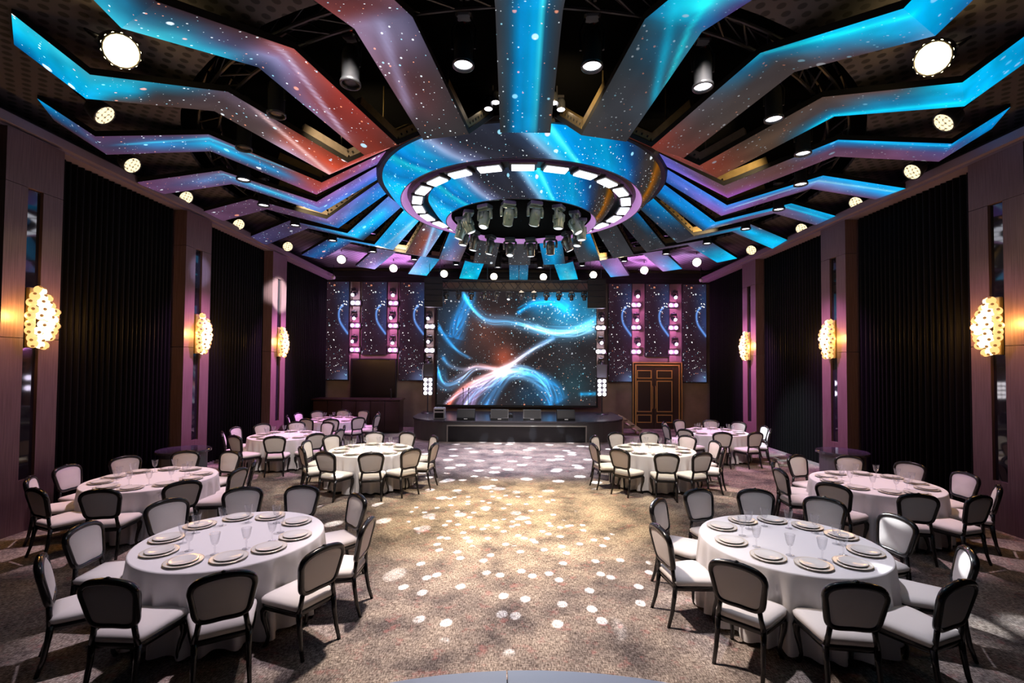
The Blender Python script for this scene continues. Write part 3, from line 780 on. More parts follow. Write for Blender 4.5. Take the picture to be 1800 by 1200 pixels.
annulus('purple_flange', [(2.935, 6.548), (2.80, 6.70)], 'purple_lit_rim')
annulus('lamp_trough', [(2.80, 6.70), (2.72, 6.66), (2.70, 6.60), (2.42, 6.60), (2.40, 6.70), (2.30, 6.68)], 'black_satin')
annulus('inner_lip', [(1.87, 6.17), (1.875, 6.155), (1.855, 6.155)], 'black_satin')
annulus('inner_flange', [(1.855, 6.158), (1.74, 6.30)], 'purple_lit_rim')
annulus('hub_plate', [(1.74, 6.30), (1.70, 6.26), (0.02, 6.26)], 'matte_black')
lm = MB(); lm.box((0, 0, 0), (.45, .22, .03)); lamp_me = lm.mesh('lamp', 'lamp_bar')
hm = MB(); hm.cbox((0, 0, .045), (.56, .32, .07), .015); hous_me = hm.mesh('lamp_housing', 'black_satin')
for k in range(24):
    a = 2 * PI * k / 24
    h = link('lamp_housing', hous_me, saucer, (2.565 * math.sin(a), -2.565 * math.cos(a), 6.53 - 7.06), (0, 0, a))
    link('lamp', lamp_me, h, (0, 0, -.005))
for k in range(8):
    a = 2 * PI * (k + .5) / 8
    b = MB(); b.tube([(2.3 * math.sin(a), -2.3 * math.cos(a), -.3), (2.3 * math.sin(a), -2.3 * math.cos(a), CEIL - 7.06)], .02, 6)
    b.build('hanger', 'truss_metal', saucer)

# ------------------------------------------------------------------ moving-head lights
def make_head_meshes(body, lens):
    b = MB(); b.cbox((0, 0, -.055), (.30, .24, .11), .02); b.box((0, 0, .02), (.10, .06, .06)); base = b.mesh('base', body)
    b = MB(); b.box((0, 0, -.125), (.34, .07, .03))
    for s in (-1, 1):
        b.tube([(s * .165, 0, -.13), (s * .172, 0, -.22), (s * .165, 0, -.34)], [.030, .034, .036], 8, flat=1.3)
    yoke = b.mesh('yoke', body, True)
    b = MB(); b.lathe([(.06, .17), (.105, .14), (.125, .04), (.120, -.06), (.112, -.14), (.118, -.19), (.105, -.205)], 14)
    b.box((0, .115, .03), (.08, .04, .16)); b.box((0, -.115, .03), (.08, .04, .16))
    head = b.mesh('head', body, True)
    b = MB(); b.lathe([(.096, -.200), (.09, -.213), (.05, -.222), (.001, -.225)], 14); le = b.mesh('lens', lens, True)
    return base, yoke, head, le
HM_DARK = make_head_meshes('fixture_body', 'lens_soft')
HM_TEAL_LIT = make_head_meshes('fixture_teal_lit', 'lens_soft')
HM_PLAIN = make_head_meshes('fixture_body', 'black_satin')
HM_WARM = make_head_meshes('fixture_body', 'par_warm')
HM_WALL = make_head_meshes('fixture_body', 'lens_lilac')
def moving_head(label, loc, rz, tilt, meshes, group, scale=1.0, flip=False, arm=0.0):
    root = thing('moving_head_light', label, 'stage light', loc, rz, group)
    if flip: root.rotation_euler = (PI, 0, rz)
    base, yoke, head, le = meshes
    link('base', base, root); link('yoke', yoke, root)
    h = link('head', head, root, (0, 0, -.33), (tilt, 0, 0)); link('lens', le, h)
    if arm:
        b = MB(); b.box((0, arm / 2, .02), (.06, arm, .05)); b.build('mount_arm', 'truss_metal', root)
        root.rotation_euler = (0, 0, 0); h.rotation_euler = (tilt, 0, rz)
    root.scale = (scale,) * 3
    return root
for i in range(16):
    k = i if i < 8 else i - 16
    a = 2 * PI * (k + .5) / 16            # 0 = towards the camera, positive to the right
    right = math.sin(a) > 0; near = math.cos(a) > 0
    o = (i % 4) + 1 if (right and near) else None
    ang = abs(math.degrees(math.atan2(math.sin(a), math.cos(a))))
    idx = int((ang if ang < 90 else 180 - ang) // 22.5) + 1
    lab = 'moving-head light under the ceiling saucer, %s %s of centre on its %s side' % (NUM[idx], 'right' if right else 'left', 'near' if near else 'far')
    tw = random.uniform(-.6, .6)
    moving_head(lab, (1.5 * math.sin(a), YC - 1.5 * math.cos(a), 6.235), a + tw, random.uniform(-.5, .5), HM_TEAL_LIT if near else HM_DARK, 'moving heads under the saucer', .98)

def gap_place(i, right):
    return '%s gap %s of the overhead centre strip' % (NUM[i], 'right' if right else 'left')
# can lights hanging in the gaps between the strips
b = MB(); b.lathe([(.07, .50), (.10, .46), (.115, .36), (.115, .04), (.135, .02), (.135, -.02), (.118, -.02), (.112, .03)], 18, caps=False); can_me = b.mesh('can', 'fixture_body', True)
b = MB(); b.lathe([(.112, .015), (.06, .005), (.001, .0)], 18); can_lens = {True: b.mesh('lens', 'lens_white', True), False: b.mesh('lens', 'black_satin', True)}
b = MB(); b.tube([(-.14, 0, .2), (-.15, 0, .45), (-.08, 0, .60), (.08, 0, .60), (.15, 0, .45), (.14, 0, .2)], .014, 6); b.cbox((0, 0, .64), (.20, .16, .10), .02); yoke_me = b.mesh('yoke', 'truss_metal')
b = MB(); b.tube([(0, 0, .66), (0, 0, CEIL - 6.34)], .018, 6); b.box((0, 0, CEIL - 6.34 - .03), (.12, .12, .05)); pipe_me = b.mesh('pipe', 'truss_metal')
b = MB(); b.box((.05, -.085, .66), (.03, .01, .02)); red_me = b.mesh('status_light', 'tiny_red')
for right in (False, True):
    for i in range(1, 13):
        a = math.radians(15 * i - 7.5); sx_ = 1 if right else -1
        r = 6.1
        on = not (not right and i in (2, 3, 4))
        root = thing('can_light', 'black ceiling can light in the %s' % gap_place(i, right), 'ceiling light', (sx_ * r * math.sin(a), YC - r * math.cos(a), 6.34), random.uniform(-.4, .4), 'can lights between the LED strips')
        c = link('can', can_me, root); link('lens', can_lens[on], c)
        link('yoke', yoke_me, root); link('pipe', pipe_me, root)
        if i <= 2: link('status_light', red_me, root)
# round multi-lens pars around the rim of the star
b = MB(); b.lathe([(.06, .26), (.13, .20), (.165, .06), (.165, -.01), (.150, -.02), (.145, .0)], 18, caps=False); par_me = b.mesh('housing', 'fixture_body', True)
b = MB(); b.lathe([(.146, -.005), (.07, -.012), (.001, -.014)], 18)
par_face = {n: b.mesh('face', n) for n in ('par_face', 'par_warm')}
b = MB(); b.rings([[(r * (1 + w * math.cos(14 * 2 * PI * k / 112)) * math.cos(2 * PI * k / 112), r * (1 + w * math.cos(14 * 2 * PI * k / 112)) * math.sin(2 * PI * k / 112), z) for k in range(112)] for r, w, z in ((.158, .07, -.005), (.12, .03, -.014), (.002, 0, -.018))], True)
par_face['par_glare'] = b.mesh('face', 'par_glare')
b = MB(); b.tube([(-.175, 0, .05), (-.19, 0, .22), (-.19, 0, .36), (.19, 0, .36), (.19, 0, .22), (.175, 0, .05)], .014, 6); par_yoke = b.mesh('yoke', 'truss_metal')
for right in (False, True):
    for i in range(3, 13):
        a = math.radians(15 * i - 7.5); s = 1 if right else -1; r = 7.92
        loc = Vector((s * r * math.sin(a), YC - r * math.cos(a), 6.42 if abs(i - 6.5) < 1 else 6.32))
        if abs(loc.x) > 7.70: loc.x = s * 7.70
        lab = ('dazzling round lamp' if i == 3 else 'round rim lamp') + ' in the %s' % gap_place(i, right)
        root = thing('par_light', lab, 'stage light', loc, 0, 'multi-lens lamps around the ceiling rim')
        tgt = Vector((0, 8.0, 1.0)) if i > 3 else Vector(CAM) + Vector((0, 3.0, 0))
        if i >= 9: tgt = Vector((loc.x * .5, 4.0, 1.5))
        h = link('housing', par_me, root); h.rotation_euler = (tgt - loc).to_track_quat('-Z', 'Y').to_euler()
        link('face', par_face['par_glare' if i == 3 else ('par_warm' if i >= 9 else 'par_face')], h)
        link('yoke', par_yoke, h)
        if i == 3:
            h.scale = (1.18,) * 3
            point('par_glow', loc + (tgt - loc).normalized() * .22, 14, (1, .70, .28), .1)
        bb = MB(); bb.tube([(0, 0, .28), (0, 0, 6.68 - loc.z)], .016, 6); bb.build('pipe', 'truss_metal', root)
# two small twin lamps beside the centre strip
b = MB(); b.lathe([(.05, .16), (.07, .12), (.075, .0), (.07, -.01)], 12); tw_body = b.mesh('lamp_body', 'fixture_body', True)
b = MB(); b.lathe([(.066, -.012), (.001, -.016)], 12); tw_lens = b.mesh('lens', 'lens_white', True)
for s, w in ((-1, 'left'), (1, 'right')):
    root = thing('twin_spotlight', 'small white twin spotlight just %s of the overhead centre strip' % w, 'ceiling light', (s * .53, YC - 4.1, 6.93), 0, 'twin spotlights above the saucer rim')
    for dx, dz in ((-.05, .05), (.07, -.06)):
        q = link('lamp_body', tw_body, root, (s * dx, 0, dz)); link('lens', tw_lens, q)
    bb = MB(); bb.tube([(0, 0, .1), (0, 0, CEIL - 6.93)], .014, 6); bb.box((0, 0, .14), (.24, .05, .04)); bb.build('bracket', 'truss_metal', root)

# circular lattice truss above the strips
tr = thing('ring_truss', 'black circular lattice truss hung under the ceiling around the LED star', 'truss', (0, YC, 6.9))
for r in (6.45, 6.75):
    for z in (-.12, .16):
        b = MB(); b.tube([(r * math.sin(2 * PI * i / 96), r * math.cos(2 * PI * i / 96), z) for i in range(96)], .024, 6, closed=True)
        b.build('chord', 'truss_metal', tr)
b = MB(); st = 2 * PI / 96
def rp(r, t, z): return (r * math.sin(t), r * math.cos(t), z)
b.tube([rp(6.45, 0, -.12), rp(6.45, st, .16)], .014, 5); b.tube([rp(6.75, st, -.12), rp(6.75, 0, .16)], .014, 5); b.tube([rp(6.45, 0, -.12), rp(6.75, st, -.12)], .014, 5)
br_me = b.mesh('brace', 'truss_metal')
for i in range(96): link('brace', br_me, tr, None, (0, 0, i * st))
for i in range(12):
    a = 2 * PI * (i + .5) / 12; bb = MB(); bb.tube([rp(6.6, a, .16), rp(6.6, a, CEIL - 6.9)], .012, 6); bb.build('hanger', 'truss_metal', tr)

# ------------------------------------------------------------------ rear wall: LED panels, screen, lights
def picture_plane(name, x0, x1, z0, z1, n, m, fn, root, mat_='led_screen', uo=0.0, star=.5):
    U, V = np.meshgrid(np.linspace(0, 1, n), np.linspace(0, 1, m), indexing='ij')   # V: 0 top .. 1 bottom
    P = np.zeros((n, m, 3)); P[..., 0] = x0 + (x1 - x0) * U; P[..., 2] = z1 + (z0 - z1) * V
    col, st = fn(U, V)
    C = np.ones((n, m, 4)); C[..., :3] = lin(np.clip(col, 0, 255)); C[..., 3] = st
    UV = np.stack([(x1 - x0) * U + uo, (z1 - z0) * V], -1)
    me = grid_mesh(name, P, C, UV, mat_, flip=True)
    return link(name, me, root)
def seg_dist(U, V, pts, asp):
    """distance to a smooth polyline and position along it"""
    pts = np.array(pts, float); best = np.full(U.shape, 9.0); along = np.zeros(U.shape)
    fine = []
    n = len(pts)
    for i in range(n - 1):
        p0, p1, p2, p3 = pts[max(i - 1, 0)], pts[i], pts[i + 1], pts[min(i + 2, n - 1)]
        for t in np.linspace(0, 1, 9)[:-1]:
            fine.append(.5 * ((2 * p1) + (-p0 + p2) * t + (2 * p0 - 5 * p1 + 4 * p2 - p3) * t * t + (-p0 + 3 * p1 - 3 * p2 + p3) * t ** 3))
    fine.append(pts[-1]); fine = np.array(fine)
    for i in range(len(fine) - 1):
        a, b_ = fine[i], fine[i + 1]
        dx, dy = (b_[0] - a[0]) * asp, b_[1] - a[1]; L = dx * dx + dy * dy + 1e-9
        t = np.clip(((U - a[0]) * asp * dx + (V - a[1]) * dy) / L, 0, 1)
        D = np.hypot((U - a[0]) * asp - t * dx, V - a[1] - t * dy)
        q = D < best; best = np.where(q, D, best); along = np.where(q, (i + t) / (len(fine) - 1), along)
    return best, along
def screen_fn(U, V):
    asp = 6.6 / 4.75
    n1 = fbm(U * 5, V * 4, 11, 5); n2 = fbm(U * 14, V * 12, 5, 4)
    col = np.ones(U.shape + (3,)) * np.array([44, 38, 41]) * (.65 + .6 * n1)[..., None]
    def addc(w, c): 
        nonlocal col
        col = col + w[..., None] * np.array(c, float)
    def glow(u, v, r, c, st): addc(st * np.exp(-(((U - u) * asp) ** 2 + (V - v) ** 2) / r ** 2) * (.5 + n1), c)
    glow(.80, .13, .22, (0, 115, 165), .95); glow(.62, .12, .09, (0, 120, 190), .5); glow(.93, .22, .13, (0, 90, 125), .5)
    glow(.42, .60, .10, (175, 62, 30), .7); glow(.33, .36, .2, (70, 28, 16), .6); glow(.86, .80, .16, (0, 45, 55), .7); glow(.06, .2, .18, (0, 40, 70), .5)
    glow(.60, .92, .13, (0, 70, 115), .6); glow(.05, .55, .12, (5, 45, 75), .5)
    def band(pts, w0, w1, c0, c1, st=1.0, sharp=2.0, fibre=.5):
        d, a = seg_dist(U, V, pts, asp)
        w = w0 + (w1 - w0) * a
        e = np.exp(-(d / w) ** sharp) * st
        e = e * (1 - fibre + fibre * 1.6 * vnoise(d * 90 + a * 6, a * 5, 3)) * np.minimum(1, np.minimum(a, 1 - a) * 14 + .35)
        cc = np.array(c0, float)[None, None] * (1 - a)[..., None] + np.array(c1, float)[None, None] * a[..., None]
        nonlocal col
        col = col + e[..., None] * cc
    band([(.15, .02), (.22, .15), (.31, .25), (.45, .265), (.55, .30), (.67, .35), (.84, .35), (1.0, .31)], .030, .055, (0, 125, 210), (120, 180, 215), .9, 1.6, .7)
    band([(.55, .30), (.70, .36), (.86, .34), (1.02, .22)], .018, .03, (120, 190, 230), (60, 170, 225), .8)
    band([(.22, .02), (.17, .14), (.12, .32), (.10, .42)], .035, .085, (0, 120, 205), (0, 100, 180), .9, 2.5, .6)
    band([(.50, .20), (.60, .11), (.72, .09), (.82, .16)], .02, .05, (0, 110, 180), (0, 110, 170), .8)
    band([(0, .32), (.05, .42), (.12, .52), (.22, .60)], .022, .01, (20, 120, 190), (30, 80, 120), .8)
    band([(0, .70), (.03, .80), (.08, .83), (.16, .76), (.24, .68), (.39, .69)], .06, .022, (0, 100, 170), (190, 140, 140), .9, 2.2, .7)
    band([(.03, .58), (.08, .66), (.17, .69), (.26, .655), (.38, .69)], .02, .016, (20, 110, 170), (200, 110, 90), .8)
    band([(.06, 1.03), (.14, .88), (.26, .78), (.42, .695)], .020, .030, (205, 70, 45), (255, 200, 190), 1.0)
    band([(.17, 1.03), (.22, .90), (.31, .80), (.43, .70)], .095, .04, (125, 100, 160), (200, 190, 225), .9, 3.0, .7)
    band([(.30, 1.03), (.35, .90), (.43, .76), (.55, .70)], .06, .04, (30, 120, 205), (90, 170, 230), .8, 2.5, .7)
    band([(.40, .70), (.50, .61), (.58, .53), (.66, .46), (.74, .40)], .030, .022, (225, 215, 235), (40, 120, 180), .95)
    band([(.40, .71), (.52, .71), (.63, .77), (.70, .87), (.74, 1.0)], .05, .085, (150, 200, 235), (0, 105, 180), .9, 2.5, .7)
    band([(.55, .72), (.66, .76), (.76, .84), (.80, .95)], .03, .04, (0, 120, 200), (0, 80, 140), .6)
    band([(.90, .90), (1.0, .895)], .018, .016, (0, 110, 170), (10, 150, 215), .9)
    def strands(pts, n, spread, w, c, st):
        for i in range(n):
            o = (i / max(n - 1, 1) - .5) * spread
            q = [(u + o * .35 * math.sin(2.1 * j + i), v + o * math.cos(1.3 * j + .9 * i)) for j, (u, v) in enumerate(pts)]
            band(q, w, w * .8, c, c, st * .5, 1.5, .3)
    strands([(.16, .02), (.22, .16), (.31, .25), (.45, .27), (.55, .31), (.67, .36), (.84, .35), (1.0, .30)], 5, .07, .005, (60, 150, 200), .55)
    strands([(.62, .33), (.74, .37), (.86, .35), (1.02, .27)], 5, .09, .006, (130, 190, 220), .6)
    strands([(.05, 1.0), (.16, .88), (.28, .79), (.42, .70), (.52, .60), (.62, .50), (.74, .41)], 6, .06, .005, (150, 150, 190), .6)
    strands([(.18, 1.02), (.25, .88), (.34, .79), (.43, .71), (.56, .71), (.66, .80), (.73, .98)], 6, .10, .006, (80, 150, 215), .55)
    strands([(0, .68), (.05, .82), (.14, .78), (.24, .67), (.38, .69)], 4, .06, .005, (50, 140, 200), .6)
    strands([(0, .30), (.06, .42), (.13, .53), (.2, .58)], 3, .05, .005, (30, 130, 200), .6)
    strands([(.50, .19), (.60, .12), (.74, .10), (.84, .17)], 4, .08, .006, (0, 130, 195), .6)
    r3 = np.random.default_rng(12)
    for _ in range(150):   # larger bright motes, thickest in the upper right and along the ribbons
        u, v = r3.uniform(.02, .98), r3.uniform(.05, .98)
        if r3.random() < .45: u, v = np.clip(r3.normal(.78, .14), .02, .98), np.clip(r3.normal(.22, .10), .02, .98)
        q = r3.uniform(.0025, .0055); c = [(235, 240, 255), (120, 210, 255), (255, 190, 150)][int(r3.choice(3, p=[.65, .2, .15]))]
        addc(np.exp(-((((U - u) * asp) ** 2 + (V - v) ** 2) / q ** 2) ** 1.5), c)
    st = .55 + .25 * n2
    return col, st
scr = thing('main_screen', 'large LED screen showing blue and orange nebula swirls behind the stage', 'screen', (0, 19.72, 0))
picture_plane('picture', -3.36, 3.26, .97, 5.72, 321, 231, screen_fn, scr)
b = MB(); b.box((-.05, .06, 3.345), (6.78, .11, 4.91)); b.build('cabinet', 'black', scr)
def panel_fn(U, V):
    n1 = fbm(U * 3, V * 8, 21, 4)
    col = np.ones(U.shape + (3,)) * np.array([44, 27, 36]) * (.65 + .5 * n1)[..., None]
    def addc(w, c):
        nonlocal col
        col = col + w[..., None] * np.array(c, float)
    addc(.9 * np.exp(-((U - .95) / .45) ** 2 - ((V - .16) / .16) ** 2), (0, 32, 62))
    addc(.5 * np.exp(-((U - 1.0) / .35) ** 2 - ((V - .42) / .14) ** 2), (10, 60, 125))
    addc(.9 * np.exp(-((U - 1.0) / .5) ** 2 - ((V - 1.0) / .10) ** 2), (55, 95, 135))
    d, a = seg_dist(U, V, [(.75, .24), (.62, .28), (.58, .34), (.66, .42), (.98, .53)], .25)
    addc(np.exp(-(d / .010) ** 2), (70, 130, 200))
    return col, np.full(U.shape, .6)
def led_panel(x0, x1, z0, z1, label):
    root = thing('led_wall_panel', label, 'LED panel', (0, 19.88, 0), 0, 'starry LED panels on the rear wall')
    v1 = (6.1 - z0) / 4.12
    o = picture_plane('picture', x0, x1, z0, 6.10, 41, 91, lambda U, V: panel_fn(U, V * v1), root, uo=0.0)
    MB().box(((x0 + x1) / 2, .05, (z0 + 6.1) / 2), (x1 - x0 + .06, .09, 6.1 - z0 + .06)).build('cabinet', 'black', root)
    # larger light dots in the picture, the same on every panel
    sm = MB(); r2 = random.Random(4)
    for (u, v, n, sp, rr) in ((.40, .10, 3, .05, .03), (.62, .27, 5, .10, .022), (.80, .23, 12, .13, .03), (.15, .28, 2, .04, .025), (.30, .55, 5, .2, .03), (.5, .72, 6, .25, .022), (.5, .9, 6, .3, .022)):
        for _ in range(n):
            uu = u + r2.uniform(-sp, sp); vv = (v + r2.uniform(-sp, sp) * .28) / v1
            if not (.03 < uu < .97 and .02 < vv < .98): continue
            q = rr * r2.uniform(.45, .85)
            x, z = x0 + (x1 - x0) * uu, 6.1 + (z0 - 6.1) * vv
            sm.add([(x + q * math.cos(t * PI / 3), -.003, z + q * math.sin(t * PI / 3)) for t in range(6)], [(0, 1, 2, 3, 4, 5)])
    sm.build('bright_stars', 'star_white', o)
for n, (x0, x1, z0) in enumerate(((-8.12, -7.15, 1.98), (-6.57, -5.56, 3.06), (-4.98, -3.97, 1.98))):
    led_panel(x0, x1, z0, 6.1, 'narrow starry LED panel left of the main screen, %s from the left corner' % NUM[n + 1])
for n, (x0, x1, z0) in enumerate(((3.82, 4.78, 1.98), (5.38, 6.36, 3.06), (6.95, 7.93, 1.98))):
    led_panel(x0, x1, z0, 6.1, 'narrow starry LED panel right of the main screen, %s from the right corner' % NUM[3 - n])

# light columns on the rear wall
b = MB(); b.cbox((0, .05, 0), (.46, .10, .22), .02); twin_body = b.mesh('housing', 'fixture_body')
b = MB()
ln = [(.001, .0), (.06, .0), (.085, .012), (.088, .03)]
for s in (-1, 1):
    rs = [[(s * .11 + r * math.cos(2 * PI * k / 14), -.012 + y, r * math.sin(2 * PI * k / 14)) for k in range(14)] for r, y in ln]
    b.rings(rs, False)
twin_pink = b.mesh('lenses', 'lens_pink'); twin_lilac = b.mesh('lenses', 'lens_lilac'); twin_white = b.mesh('lenses', 'lens_pair')
COLX = [(-6.84, 'outer column left of the screen', 0), (-5.25, 'inner column left of the screen', 0), (4.95, 'inner column right of the screen', 0), (6.52, 'outer column right of the screen', 0), (-3.66, 'column at the left edge of the screen', 1), (3.42, 'column at the right edge of the screen', 1)]
HT = ['top', 'middle', 'bottom']
for x, ph, nar in COLX:
    zs = ((5.53, 5.20), (4.58, 4.25), (3.57, 3.23)) if not nar else ((4.56, 4.21), (3.57, 3.22))
    yb = 19.90 if not nar else 19.66
    b = MB(); b.box((0, 0, 0), (.30, .06, 3.3 if not nar else 2.5)); post = b.build('light_post', 'plaster')
    post.location = (x, 19.93 if not nar else 19.66, 4.45 if not nar else 3.75)
    tag(post, 'slim wall-mounted post carrying lights in the %s' % ph, 'post', 'light posts on the rear wall')
    for i, (zh, zt) in enumerate(zs):
        hname = (HT if not nar else ['top', 'bottom'])[i]
        moving_head('%s moving-head light of the %s' % (hname, ph), (x + random.uniform(-.03, .03), yb - .22, zh + .26), random.uniform(-.3, .3), -1.15 + random.uniform(-.25, .25), HM_WALL, 'moving heads on the rear wall columns', .72, arm=.36)
        pk = (twin_lilac if (x == -6.84 and i == 0) else twin_pink) if not nar else twin_white
        root = thing('twin_wall_lamp', '%s glowing twin lamp of the %s' % (hname, ph), 'stage light', (x, yb - .11, zt), 0, 'twin lamps on the rear wall columns')
        h = link('housing', twin_body, root); link('lenses', pk, h)
        if not nar: point('twin_glow', (x, 19.55, zt), 24.0, (1, .26, .88) if pk != twin_lilac else (.8, .6, 1), .08)
        else: point('twin_glow', (x, 19.40, zt), 10.0, (.80, .68, 1), .08)
    if nar: moving_head('lowest dark moving-head light of the %s' % ph, (x, yb - .22, 2.95), 0, -.9, HM_WALL, 'moving heads on the rear wall columns', .72, arm=.36)

# eight-lamp blinders on stands at the stage ends
def blinder(x, y, side):
    root = thing('blinder_stand', 'black stand with eight white lamps at the %s end of the stage' % side, 'stage light', (x, y, .72), 0, 'eight-lamp stands on the stage')
    b = MB(); b.lathe([(.24, 0), (.24, .012), (.04, .03), (.02, .06)], 20); b.build('base', 'black_satin', root, True)
    b = MB(); b.tube([(0, 0, .02), (0, 0, .80)], .022, 8); b.build('pole', 'black_satin', root)
    b = MB(); b.cbox((0, .06, 1.05), (.40, .10, .70), .02); hs = b.build('lamp_housing', 'fixture_body', root)
    b = MB(); b.cbox((0, .06, 1.70), (.40, .06, .52), .02); b.build('top_plate', 'fixture_body' if x < 0 else 'counter_grey', root)
    q = MB(); rs = [[(r * math.cos(2 * PI * k / 14), y_, r * math.sin(2 * PI * k / 14)) for k in range(14)] for r, y_ in ((.001, -.01), (.05, -.008), (.072, .004))]
    q.rings(rs, False); me = q.mesh('lamp', 'lens_pair')
    for i in range(4):
        for s in (-1, 1): link('lamp', me, hs, (s * .095, .004, .79 + i * .172))
    if x < 0:
        b = MB(); b.tube([(-.2, .05, 1.9), (-.24, .06, 1.6), (-.21, .05, 1.3)], .012, 6); b.build('cable', 'white_plastic', root)
    for z in (1.0, 1.4): point('blinder_glow', (x, y - .35, .72 + z - .1), 5.0, (.85, .75, 1), .1)
blinder(-3.56, 18.7, 'left'); blinder(3.32, 18.7, 'right')

# ------------------------------------------------------------------ stage
def stage_outline(off=0.0):
    pts = []
    r = 1.45
    for i in range(13):
        t = PI / 2 * i / 12
        pts.append((2.40 + (r + off) * math.sin(t), 16.25 + r - (r + off) * math.cos(t)))
    right = pts + [(3.85 + off, 19.60)]
    left = [(-x - .0, y) for x, y in reversed(right)]
    return left + right
def prism(pts, z0, z1):
    b = MB(); b.rings([[(x, y, z0) for x, y in pts], [(x, y, z1) for x, y in pts]], True); return b
st = thing('stage', 'low dark grey stage with rounded ends and a black LED front', 'stage', (0, 0, 0))
prism(stage_outline(), 0, .66).build('body', 'stage_grey', st)
prism(stage_outline(.03), .66, .72).build('floor_deck', 'stage_top', st)
b = MB(); b.box((-.05, 16.235, .275), (4.66, .04, .53)); b.build('front_screen', 'screen_black', st)
b = MB(); b.box((-.05, 16.225, .555), (4.78, .06, .03))
for s in (-1, 1): b.box((-.05 + s * 2.375, 16.225, .27), (.03, .06, .54))
b.build('screen_frame', 'frame_grey', st)
# wedge monitors
b = MB(); prof = [(-.19, 0), (.19, 0), (.22, .12), (.10, .36), (-.04, .36), (-.22, .08)]
rs = [[(x, p[0], p[1]) for p in prof] for x in (-.31, .31)]
b.rings(rs, True); mon_b = b.mesh('cabinet', 'black_satin')
b = MB(); rs = [[(x, p[0], p[1]) for p in ((-.205, .10), (-.055, .335), (-.065, .345), (-.218, .105))] for x in (-.28, .28)]; b.rings(rs, True); mon_g = b.mesh('grille', 'mesh_grille')
b = MB(); b.box((0, -.215, .05), (.12, .012, .035)); mon_h = b.mesh('handle', 'case_silver')
for i, (x, w) in enumerate(((-1.82, 'leftmost'), (-.65, 'second from left'), (.48, 'second from right'), (1.66, 'rightmost'))):
    root = thing('stage_monitor', 'black wedge floor monitor on the stage edge, %s of four' % w, 'speaker', (x, 16.60, .72), 0, 'wedge monitors on the stage edge')
    link('cabinet', mon_b, root); link('grille', mon_g, root); link('handle', mon_h, root)
# silver flight case
root = thing('flight_case', 'silver equipment case with black front at the left of the stage', 'case', (-2.78, 16.78, .72), .05)
b = MB(); b.cbox((0, 0, .20), (.40, .34, .40), .02); b.build('shell', 'case_silver', root)
b = MB(); b.box((0, -.172, .14), (.31, .012, .18)); b.build('lower_panel', 'black', root)
b = MB(); b.box((0, -.172, .31), (.31, .012, .06)); b.build('upper_panel', 'black', root)
b = MB(); b.tube([(-.1, 0, .39), (-.09, 0, .44), (.09, 0, .44), (.1, 0, .39)], .014, 6); b.build('handle', 'black', root)
# microphone stands
for i, (x, w) in enumerate(((-2.12, 'left'), (-1.92, 'right'))):
    root = thing('microphone_stand', 'thin black microphone stand on the stage, %s of the pair' % w, 'stand', (x, 18.3, .72), i * .5, 'microphone stands on the stage')
    b = MB(); b.lathe([(.13, 0), (.13, .015), (.02, .03)], 16); b.build('base', 'black', root)
    b = MB(); b.tube([(0, 0, .02), (0, 0, .95)], .011, 6); b.build('pole', 'black', root)
    b = MB(); b.tube([(0, 0, .93), (0, -.06, 1.02)], [.014, .024], 8); b.build('microphone', 'black_satin', root)
# low black keyboard / cable box behind the monitors
root = thing('stage_box', 'flat black equipment box lying behind the second floor monitor', 'equipment', (-.62, 17.6, .72))
b = MB(); b.cbox((0, 0, .06), (.85, .4, .12), .02); b.build('lid', 'black_satin', root); b = MB(); b.tube([(-.3, -.2, .06), (-.2, -.23, .08), (.2, -.23, .08), (.3, -.2, .06)], .012, 6); b.build('handle', 'black', root)
# steps at the right end
root = thing('stage_steps', 'small pale wooden steps at the right end of the stage', 'steps', (3.92, 18.35, 0))
for yy in (-.32, .32):
    b = MB(); b.bar((.02, yy, .68), (.78, yy, .16), .04, .12); b.build('stringer', 'stair_wood', root)
    b = MB(); b.box((.06, yy, .31), (.05, .05, .62)); b.build('leg', 'stair_wood', root)
    b = MB(); b.box((.72, yy, .09), (.05, .05, .18)); b.build('leg', 'stair_wood', root)
for i in range(3):
    b = MB(); b.box((.14 + i * .26, 0, .56 - i * .19), (.24, .68, .04)); b.build('tread', 'stair_wood', root)

# lighting truss over the stage
root = thing('stage_truss', 'black box truss hanging over the front of the main screen', 'truss', (-.15, 18.0, 5.66))
for y in (-.15, .15):
    for z in (-.18, .18):
        b = MB(); b.tube([(-2.75, y, z), (2.75, y, z)], .03, 8); b.build('chord', 'truss_metal', root)
b = MB()
b.tube([(0, -.15, -.18), (.275, -.15, .18)], .016, 6); b.tube([(.275, -.15, .18), (.55, -.15, -.18)], .016, 6); b.tube([(0, .15, .18), (.275, .15, -.18)], .016, 6)
me = b.mesh('brace', 'truss_metal')
for i in range(10): link('brace', me, root, (-2.75 + i * .55, 0, 0))
for x in (-1.05, .15, 1.35):
    b = MB(); b.tube([(x, 0, .18), (x, 0, CEIL - 5.66)], .014, 6); b.build('hanger', 'truss_metal', root)
for i in range(12):
    w = ('%s from the left' % NUM[i + 1]) if i < 6 else ('%s from the right' % NUM[12 - i])
    moving_head('small moving-head light on the stage truss, %s' % w, (-2.75 + i * .475, 17.85, 5.43), random.uniform(-.8, .8), random.uniform(-.5, .7), HM_PLAIN if i not in (0, 5, 7) else HM_DARK, 'moving heads on the stage truss', .62)
